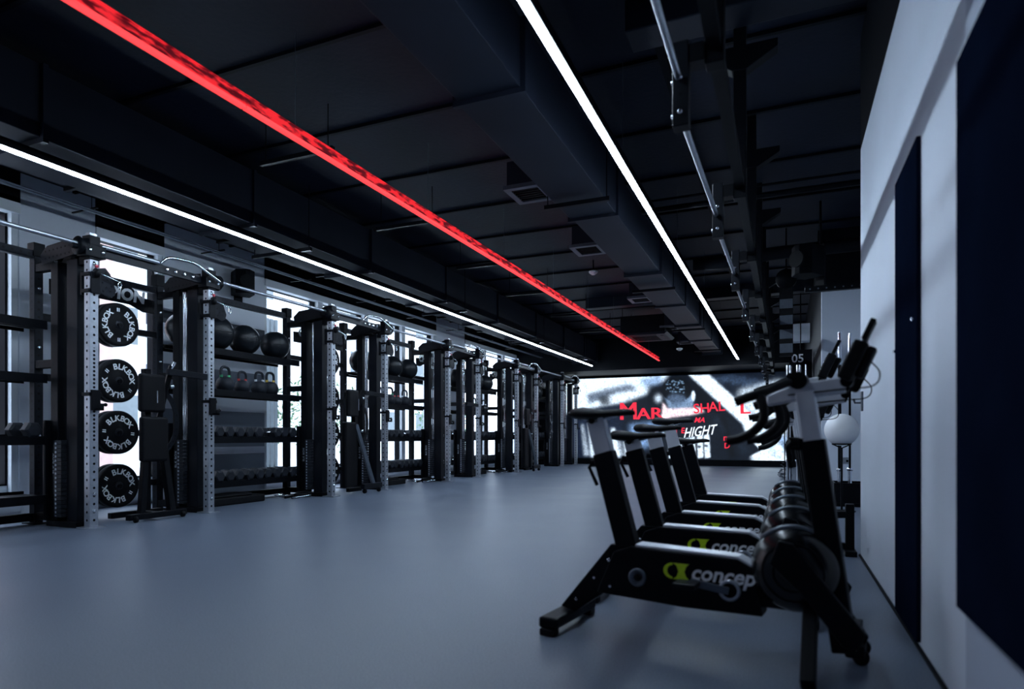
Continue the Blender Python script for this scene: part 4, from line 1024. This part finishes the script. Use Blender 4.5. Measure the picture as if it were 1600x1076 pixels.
# short beam with brace on the recess, hanging strap
wb = thing('wall_bracket', 'black perforated beam with a slanted brace at the recess near the ceiling', 'bracket', (0.50, 7.6, 2.47))
m = MB(); m.box(-0.3, 1.5, -0.03, 0.03, -0.03, 0.03); bb_ = m.build('beam', 'black_steel', wb)
m = MB(); m.bar((0.42, 0, -0.03), (0.30, 0, -0.18), 0.04, 0.04); m.build('brace', 'black_steel', wb)
m = MB()
for q in range(14): m.cyl((-0.25 + q * 0.08, -0.0315, 0), (-0.25 + q * 0.08, -0.03, 0), 0.009, 8)
m.build('punched_hole', 'grey_steel', wb)
hs = thing('hanging_strap', 'black strap with pale bands hanging from the ceiling beyond the bikes', 'strap', (0.02, 9.9, 2.03))
m = MB(); m.box(-0.09, 0.09, -0.02, 0.02, 0.0, 1.05); m.build('strap_webbing', 'rubber', hs)
for z in (0.05, 0.25, 0.45, 0.68):
    m = MB(); m.box(-0.085, 0.085, -0.03, -0.021, z, z + 0.13); m.build('pale_band', 'grey_steel', hs)
m = MB(); m.cyl((0, 0, 1.05), (0, 0, CZ - 2.03), 0.012, 8); m.lathe([(0.02, -0.05), (0.14, -0.04), (0.14, 0.04), (0.02, 0.05)], (0.0, 0.0, 1.10), 'y', 20); m.build('ceiling_pulley', 'black_steel', hs)

# white ball, socket, hook, barbells
def barbell(x, y, z0, label, group, dia=0.014, shaft='black_steel'):
    r_ = thing('barbell', label, 'barbell', (x, y, z0), 0, group)
    m = MB(); m.cyl((0, 0, 0.42), (0, 0, 1.78), dia, 12); m.build('shaft', shaft, r_)
    for a, b_, c_ in ((0.0, 0.40, 0.42), (1.78, 1.80, 2.20)):
        m = MB()
        if a == 0: m.cyl((0, 0, 0), (0, 0, 0.40), 0.025, 16); m.lathe([(0.028, 0.39), (0.038, 0.39), (0.038, 0.42), (0.028, 0.43)])
        else: m.cyl((0, 0, 1.81), (0, 0, 2.20), 0.025, 16); m.lathe([(0.028, 1.77), (0.038, 1.78), (0.038, 1.81), (0.028, 1.82)])
        m.build('sleeve', 'chrome', r_)
    return r_
xs = ((0.66, 9.35, 'leftmost'), (0.79, 9.50, 'middle'), (0.93, 9.20, 'rightmost'))
for x, y, p_ in xs: barbell(x, y, 0.05, 'black upright barbell in the floor holder of the white recess, %s of three' % p_, 'barbells in the recess holder', 0.021 if p_ != 'middle' else 0.014)
bh = thing('barbell_holder', 'low black floor box holding three upright barbells in the white recess', 'barbell holder', (0.84, 9.37, 0))
m = MB(); m.box(-0.26, 0.17, -0.25, 0.25, 0, 0.045); m.box(-0.26, -0.24, -0.25, 0.25, 0.045, 0.30); m.box(-0.24, 0.17, 0.23, 0.25, 0.045, 0.30); m.box(-0.24, 0.04, -0.25, -0.23, 0.045, 0.30); m.build('holder_box', 'black_steel', bh, bevel=0.004)
for i, (x, y) in enumerate(((0.05, 13.05), (0.10, 13.15), (0.22, 13.05), (0.27, 13.15), (0.37, 13.05))):
    barbell(x, y, 0.03, 'chrome upright barbell in the far gun rack by the right wall, %s from the left' % nth[i], 'barbells in the far gun rack', 0.014, 'chrome')
gr = thing('barbell_rack', 'black upright gun rack of barbells near the far right wall', 'barbell rack', (0.21, 13.1, 0))
m = MB(); m.box(-0.22, 0.26, -0.14, 0.14, 0, 0.028); m.build('base', 'black_steel', gr)
m = MB(); m.box(-0.22, -0.20, 0.1, 0.13, 0.028, 1.7); m.box(0.24, 0.26, 0.1, 0.13, 0.028, 1.7); m.build('frame_post', 'black_steel', gr)
m = MB(); m.box(-0.22, 0.26, 0.10, 0.13, 1.3, 1.36); m.box(-0.22, 0.26, 0.10, 0.13, 0.7, 0.76); m.build('cross_rail', 'black_steel', gr)
sb = thing('score_board', 'black board with the white figures 05 high beside the far barbells', 'board', (0.28, 13.4, 2.0))
m = MB(); m.box(-0.20, 0.20, -0.02, 0.02, -0.3, 0.55); m.build('board', 'black_paint', sb)
m = MB(); m.merge(text_mesh('05', 0.22, 0.002, 0, 0.003), Matrix.Translation((-0.05, -0.022, 0.38)) @ FACE_MY); m.build('lettering', 'white_print', sb)
m = MB(); m.cyl((0, 0, 0.55), (0, 0, CZ - 2.0), 0.01, 8); m.build('drop_rod', 'black_steel', sb)
wbx = thing('wall_cabinet', 'pale box high under the ceiling at the end of the right wall', 'cabinet', (0.18, 14.6, 2.86))
m = MB(); m.box(-0.2, 0.30, -0.15, 0.15, 0, 0.36); m.build('cabinet_body', 'wall_white', wbx, bevel=0.005)
m = MB(); m.cyl((-0.1, 0, 0.36), (-0.1, 0, CZ - 2.86), 0.01, 8); m.build('drop_rod', 'black_steel', wbx)
eb = thing('exercise_ball', 'white round exercise ball on a stand in the recess behind the bikes', 'exercise ball', (0.625, 8.55, 0.78))
m = MB(); m.sphere((0, 0, 0.19), 0.19, 32, 18); m.build('ball_skin', 'ball_white', eb)
bs = thing('ball_stand', 'slim black ring stand carrying the white ball in the recess', 'stand', (0.625, 8.55, 0))
m = MB(); m.tube([(math.cos(t) * 0.10, math.sin(t) * 0.10, 0.80) for t in [2 * PI * i / 24 for i in range(24)]], 0.008, 8, True); m.build('ring', 'black_steel', bs)
m = MB()
m.cyl((0, 0, 0.0), (0, 0, 0.76), 0.012, 10); m.lathe([(0.15, 0.0), (0.15, 0.012), (0.02, 0.02)], (0, 0, 0), 'z', 24); m.tube([(-0.10, 0, 0.80), (0, 0, 0.75), (0.10, 0, 0.80)], 0.008, 8); m.build('pole', 'black_steel', bs)
so = thing('wall_socket', 'metal double power socket on the white recess wall', 'socket', (0.78, 10.2, 0.55))
m = MB(); m.box(-0.075, 0.075, -0.012, 0, -0.045, 0.045); m.build('face_plate', 'brushed_silver', so, bevel=0.003)
m = MB()
for x in (-0.035, 0.035): m.box(x - 0.014, x + 0.014, -0.014, -0.012, -0.02, 0.012)
m.build('socket_hole', 'black_paint', so)
hk = thing('wall_hook', 'small metal hook on the near right wall beside its far corner', 'hook', (RX, 5.25, 1.13))
m = MB(); m.box(-0.012, 0, -0.03, 0.03, -0.06, 0.08); m.tube([(-0.01, 0, 0), (-0.05, 0, 0.0), (-0.06, 0, 0.03)], 0.008, 8); m.build('hook', 'grey_steel', hk)
pr = thing('parallette_bar', 'low black steel floor stand beside the end of the right wall', 'stand', (0.36, 5.42, 0))
m = MB(); m.box(0.06, 0.12, -0.03, 0.03, 0.04, 0.38); m.build('upright', 'black_steel', pr, bevel=0.006)
m = MB(); m.bar((0.08, 0, 0.30), (-0.1, 0, 0.29), 0.05, 0.05); m.bar((0.08, 0, 0.06), (-0.12, 0, 0.07), 0.05, 0.05); m.build('arm', 'black_steel', pr, bevel=0.006)
m = MB(); m.box(0.05, 0.13, -0.12, 0.12, 0, 0.04); m.build('foot', 'rubber', pr, bevel=0.005); m = MB(); m.box(-0.15, -0.09, -0.1, 0.1, 0, 0.045); m.build('foot', 'rubber', pr, bevel=0.005)
ch = thing('chain_bundle', 'tangled steel chain heap on the floor beside the big screen', 'chain', (-0.02, 15.0, 0))
m = MB(); rnd = random.Random(5)
for q in range(60):
    a = rnd.uniform(0, 2 * PI); r0 = rnd.uniform(0, 0.16) ; zz = 0.02 + rnd.uniform(0, 1) * (0.2 - r0) * 1.8
    cpt = Vector((math.cos(a) * r0, math.sin(a) * r0, zz)); u = Vector((rnd.uniform(-1, 1), rnd.uniform(-1, 1), rnd.uniform(-.6, .6))).normalized(); v = u.cross(Vector((0.1, 0.2, 1))).normalized()
    m.tube([cpt + u * 0.035 * math.cos(t) + v * 0.018 * math.sin(t) for t in [2 * PI * i / 8 for i in range(8)]], 0.005, 5, True)
m.build('links', 'grey_steel', ch)

# ------------------------------------------------------------------ big screen on the end wall
SX0, SX1, SZ0, SZ1, SYY = -6.75, 0.10, 0.19, 2.82, EY - 0.09
scr = thing('video_screen', 'huge lit video screen on the far wall showing a man from behind', 'screen', ((SX0 + SX1) / 2, EY - 0.05, 0))
sx = scr.location.x; sy = scr.location.y
m = MB(); m.box(SX0 - 0.04 - sx, SX1 + 0.04 - sx, -0.035, 0.05, 0.0, SZ1 + 0.06); m.build('screen_frame', 'black_paint', scr)
# the picture: painted into a colour attribute on a fine grid
NX, NZ = 560, 216
gx = np.linspace(SX0, SX1, NX); gz = np.linspace(SZ1, SZ0, NZ)
GX, GZ = np.meshgrid(gx, gz)
U = (GX - SX0) / (SX1 - SX0); V = (SZ1 - GZ) / (SZ1 - SZ0)      # 0..1, V down
A = 100.0                                                     # picture units: 260 x 100
PX, PY = U * 260.0, V * 100.0
img = np.zeros((NZ, NX, 3)) + np.array([0.020, 0.032, 0.055])
def inside(poly):
    r_ = np.zeros(PX.shape, bool); n = len(poly)
    for i in range(n):
        x1, y1 = poly[i]; x2, y2 = poly[(i + 1) % n]
        if y1 == y2: continue
        c_ = ((y1 > PY) != (y2 > PY)) & (PX < (x2 - x1) * (PY - y1) / (y2 - y1) + x1)
        r_ ^= c_
    return r_
def blur(a, s):
    k = int(s * 2.5) + 1; ker = np.exp(-0.5 * (np.arange(-k, k + 1) / s) ** 2); ker /= ker.sum()
    a = np.pad(a, ((k, k), (k, k)), 'edge')
    a = np.apply_along_axis(lambda r_: np.convolve(r_, ker, 'valid'), 0, a)
    return np.apply_along_axis(lambda r_: np.convolve(r_, ker, 'valid'), 1, a)
def paint(poly, col, s=2.0, alpha=1.0):
    global img
    mk = blur(inside(poly).astype(float), s)[..., None] * alpha
    img = img * (1 - mk) + np.array(col) * mk
def ell(cx, cy, rx, ry, n=28): return [(cx + rx * math.cos(2 * PI * i / n), cy + ry * math.sin(2 * PI * i / n)) for i in range(n)]
WB = (0.80, 0.90, 1.0); LB = (0.30, 0.42, 0.60); DK = (0.012, 0.018, 0.032); MD = (0.06, 0.09, 0.15)
def cc(x, y):      # from the close-up's 1600x842 frame of the screen to the picture's own units
    px, py = 880 + x * 380 / 1600, 560 + y * 200 / 842
    u, v = (px - VPX) / F, (HY - py) / F
    uu = (px - 800) / F; c_, s_ = math.cos(YAW), math.sin(YAW)
    Xw = SYY * (c_ * uu - s_) / (c_ + s_ * uu); d_ = -s_ * Xw + c_ * SYY; Zw = H + v * d_
    return ((Xw - SX0) / (SX1 - SX0) * 260.0, (SZ1 - Zw) / (SZ1 - SZ0) * 100.0)
def pp(pts, col, s=2.0, alpha=1.0): paint([cc(*p) for p in pts], col, s, alpha)
pp([(20, 120), (700, 100), (640, 170), (560, 230), (360, 300), (230, 320), (20, 370)], WB, 5)
pp([(150, 235), (430, 165), (500, 200), (330, 235), (170, 300)], MD, 5, 0.75)
pp([(230, 250), (300, 235), (310, 300), (250, 310)], DK, 5, 0.8)
pp([(500, 130), (650, 110), (650, 220), (600, 200), (520, 180)], LB, 6, 0.8)
pp([(560, 180), (680, 160), (690, 300), (560, 290)], DK, 6)
pp(ell(625, 262, 22, 28), WB, 5, 0.9)
pp([(20, 370), (230, 330), (390, 300), (400, 640), (20, 650)], (0.035, 0.055, 0.10), 5)
for x0, w_, y0_, y1_, a_ in ((115, 20, 430, 640, .5), (160, 26, 420, 650, .8), (310, 30, 455, 650, .95), (350, 14, 480, 640, .5), (250, 14, 440, 560, .5), (200, 12, 560, 650, .6), (390, 40, 520, 660, .9), (450, 30, 560, 650, .9)):
    pp([(x0, y0_), (x0 + w_, y0_), (x0 + w_ + 40, y1_), (x0 + 20, y1_)], WB, 3, a_)
pp([(430, 430), (640, 410), (700, 480), (600, 560), (520, 600), (440, 520)], LB, 6, 0.9)
pp([(560, 500), (720, 440), (700, 560), (600, 640)], WB, 5, 0.6)
pp([(940, 105), (1340, 90), (1330, 200), (1180, 300), (1090, 290), (980, 140)], (0.030, 0.045, 0.075), 5)
for q in range(5): pp([(960 + q * 70, 130 + q * 12), (1130 + q * 70, 105 + q * 12), (1140 + q * 70, 118 + q * 12), (965 + q * 70, 150 + q * 12)], LB, 4, 0.35)
pp([(870, 150), (1000, 300), (1150, 440), (1080, 400), (940, 330), (850, 280)], DK, 5, 0.9)
pp([(1150, 210), (1420, 140), (1480, 160), (1480, 420), (1260, 380), (1200, 330), (1160, 300)], WB, 6, 0.9)
pp([(1260, 200), (1420, 190), (1380, 330), (1290, 300)], MD, 7, 0.8)
for q in range(7): pp([(1160 + q * 38, 215 - q * 8), (1175 + q * 38, 210 - q * 8), (1165 + q * 38, 270 - q * 8), (1150 + q * 38, 270 - q * 8)], DK, 3, 0.5)
pp([(825, 108), (960, 105), (1250, 370), (1490, 620), (1490, 680), (1270, 680), (1180, 430)], WB, 2.5)
pp([(1200, 430), (1290, 560), (1480, 680), (1240, 680)], WB, 4, 0.9)
pp([(1330, 400), (1480, 420), (1480, 560), (1420, 560)], WB, 6, 0.8)
pp([(1400, 520), (1480, 500), (1480, 650)], LB, 5, 0.8)
pp([(1280, 470), (1330, 470), (1440, 660), (1400, 665)], (0.45, 0.60, 0.80), 4, 0.5)
# shirt
pp([(590, 660), (610, 540), (690, 470), (760, 400), (880, 360), (960, 355), (1040, 362), (1110, 400), (1190, 490), (1300, 605), (1170, 668), (1120, 650), (1090, 668)], (0.028, 0.040, 0.062), 1.4)
pp([(1030, 380), (1060, 372), (1120, 560), (1130, 650), (1100, 650)], (0.010, 0.014, 0.022), 3, 0.9)
pp([(1130, 520), (1240, 600), (1180, 640)], (0.05, 0.07, 0.10), 4, 0.8)
pp([(980, 390), (1020, 380), (1080, 480), (1060, 500)], (0.055, 0.075, 0.11), 4, 0.7)
# neck and collar
pp([(668, 250), (850, 240), (860, 320), (700, 345)], (0.32, 0.42, 0.55), 3)
pp([(700, 250), (800, 245), (790, 300), (720, 310)], (0.06, 0.09, 0.14), 5, 0.7)
pp([(655, 285), (690, 330), (900, 320), (930, 350), (860, 370), (700, 390), (640, 430)], (0.85, 0.75, 0.80), 2.5)
# head
pp(ell(748, 205, 97, 84), (0.012, 0.018, 0.030), 1.5)
rs = random.Random(2)
for q in range(46):
    x, y = rs.uniform(675, 800), rs.uniform(140, 225)
    if ((x - 745) / 85) ** 2 + ((y - 190) / 62) ** 2 < 1: pp(ell(x, y, rs.uniform(4, 9), rs.uniform(3, 6), 10), (0.35, 0.48, 0.62), 0.9, 0.75)
pp([(680, 255), (720, 230), (790, 240), (835, 290), (760, 310), (700, 290)], (0.25, 0.33, 0.45), 4, 0.7)
pp(ell(856, 245, 13, 34), (0.75, 0.85, 0.95), 1.5)
# white slanted shapes of the print on the back
for q, x in enumerate((690, 745, 790, 830, 880, 925)):
    pp([(x, 545 - q * 8), (x + 36, 535 - q * 8), (x + 44, 650), (x + 6, 656)], WB, 1.4, 0.95)
    pp([(x + 4, 590 - q * 5), (x + 30, 600 - q * 6), (x + 24, 612 - q * 6), (x + 2, 605 - q * 5)], (0.03, 0.04, 0.06), 1.4, 0.9)
nz = blur(np.random.RandomState(3).rand(NZ, NX), 1.2); nz = (nz - nz.mean()) / nz.std()
img = np.clip(img * (1 + 0.10 * nz[..., None]), 0, 1) ** 1.65
ii = np.arange(NX * NZ).reshape(NZ, NX)
verts = np.stack([GX - sx, np.full_like(GX, -0.040), GZ], -1).reshape(-1, 3)
quads = np.stack([ii[:-1, :-1], ii[1:, :-1], ii[1:, 1:], ii[:-1, 1:]], -1).reshape(-1, 4)
me = bpy.data.meshes.new('picture'); me.from_pydata(verts.tolist(), [], quads.tolist())
ca = me.color_attributes.new('picture', 'FLOAT_COLOR', 'POINT')
cols = np.concatenate([img.reshape(-1, 3), np.ones((NX * NZ, 1))], 1).astype(np.float32); ca.data.foreach_set('color', cols.ravel())
pm = bpy.data.materials.new('screen_picture'); pm.use_nodes = True; t = pm.node_tree; b_ = t.nodes['Principled BSDF']
at_ = t.nodes.new('ShaderNodeAttribute'); at_.attribute_name = 'picture'
t.links.new(at_.outputs['Color'], b_.inputs['Emission Color']); b_.inputs['Emission Strength'].default_value = SCREEN_STRENGTH
b_.inputs['Base Color'].default_value = (0.01, 0.01, 0.01, 1); b_.inputs['Roughness'].default_value = 0.5
me.materials.append(pm)
po = bpy.data.objects.new('picture', me); COL.objects.link(po); po.parent = scr
mat('screen_red', (0.05, 0, 0), 0.5, emis=(1.0, 0.03, 0.07), estr=1.0)
mat('screen_white', (0.05, 0.05, 0.05), 0.5, emis=(0.8, 0.9, 1.0), estr=1.3)
def scr_text(body, x, y, size, mt, shear=0.0, rot=0.0, sxx=1.0, name='lettering'):
    u, v = cc(x, y)
    X = SX0 + u / 260.0 * (SX1 - SX0); Z = SZ1 - v / 100.0 * (SZ1 - SZ0)
    m = MB(); m.merge(text_mesh(body, size, 0.001, shear, 0.0 if size > 0.5 else 0.005), Matrix.Translation((X - sx, -0.044, Z)) @ FACE_MY @ Matrix.Rotation(rot, 4, 'Z') @ Matrix.Diagonal((sxx, 1, 1, 1)))
    if size > 0.5: m.merge(text_mesh(body, size, 0.001, shear, 0.0), Matrix.Translation((X - sx + 0.035, -0.0445, Z)) @ FACE_MY @ Matrix.Rotation(rot, 4, 'Z') @ Matrix.Diagonal((sxx, 1, 1, 1)))
    m.build(name, mt, scr)
scr_text('M', 425, 352, 0.80, 'screen_red', 0, 0.02)
scr_text('AR', 565, 365, 0.52, 'screen_red', 0, 0.02, 1.25)
scr_text('SH', 910, 330, 0.42, 'screen_red', 0, 0.05)
scr_text('AL', 1010, 318, 0.42, 'screen_red', 0, 0.05)
scr_text('L', 1190, 322, 0.62, 'screen_red', 0, 0.02)
scr_text('T E', 765, 475, 0.24, 'screen_red')
scr_text('MA', 895, 405, 0.22, 'screen_red', 0.3)
scr_text('n', 1068, 522, 0.27, 'screen_red')
scr_text('D', 1078, 574, 0.23, 'screen_red')
scr_text('HIGHT', 890, 482, 0.42, 'screen_white', 0.5, 0.12, 0.75)
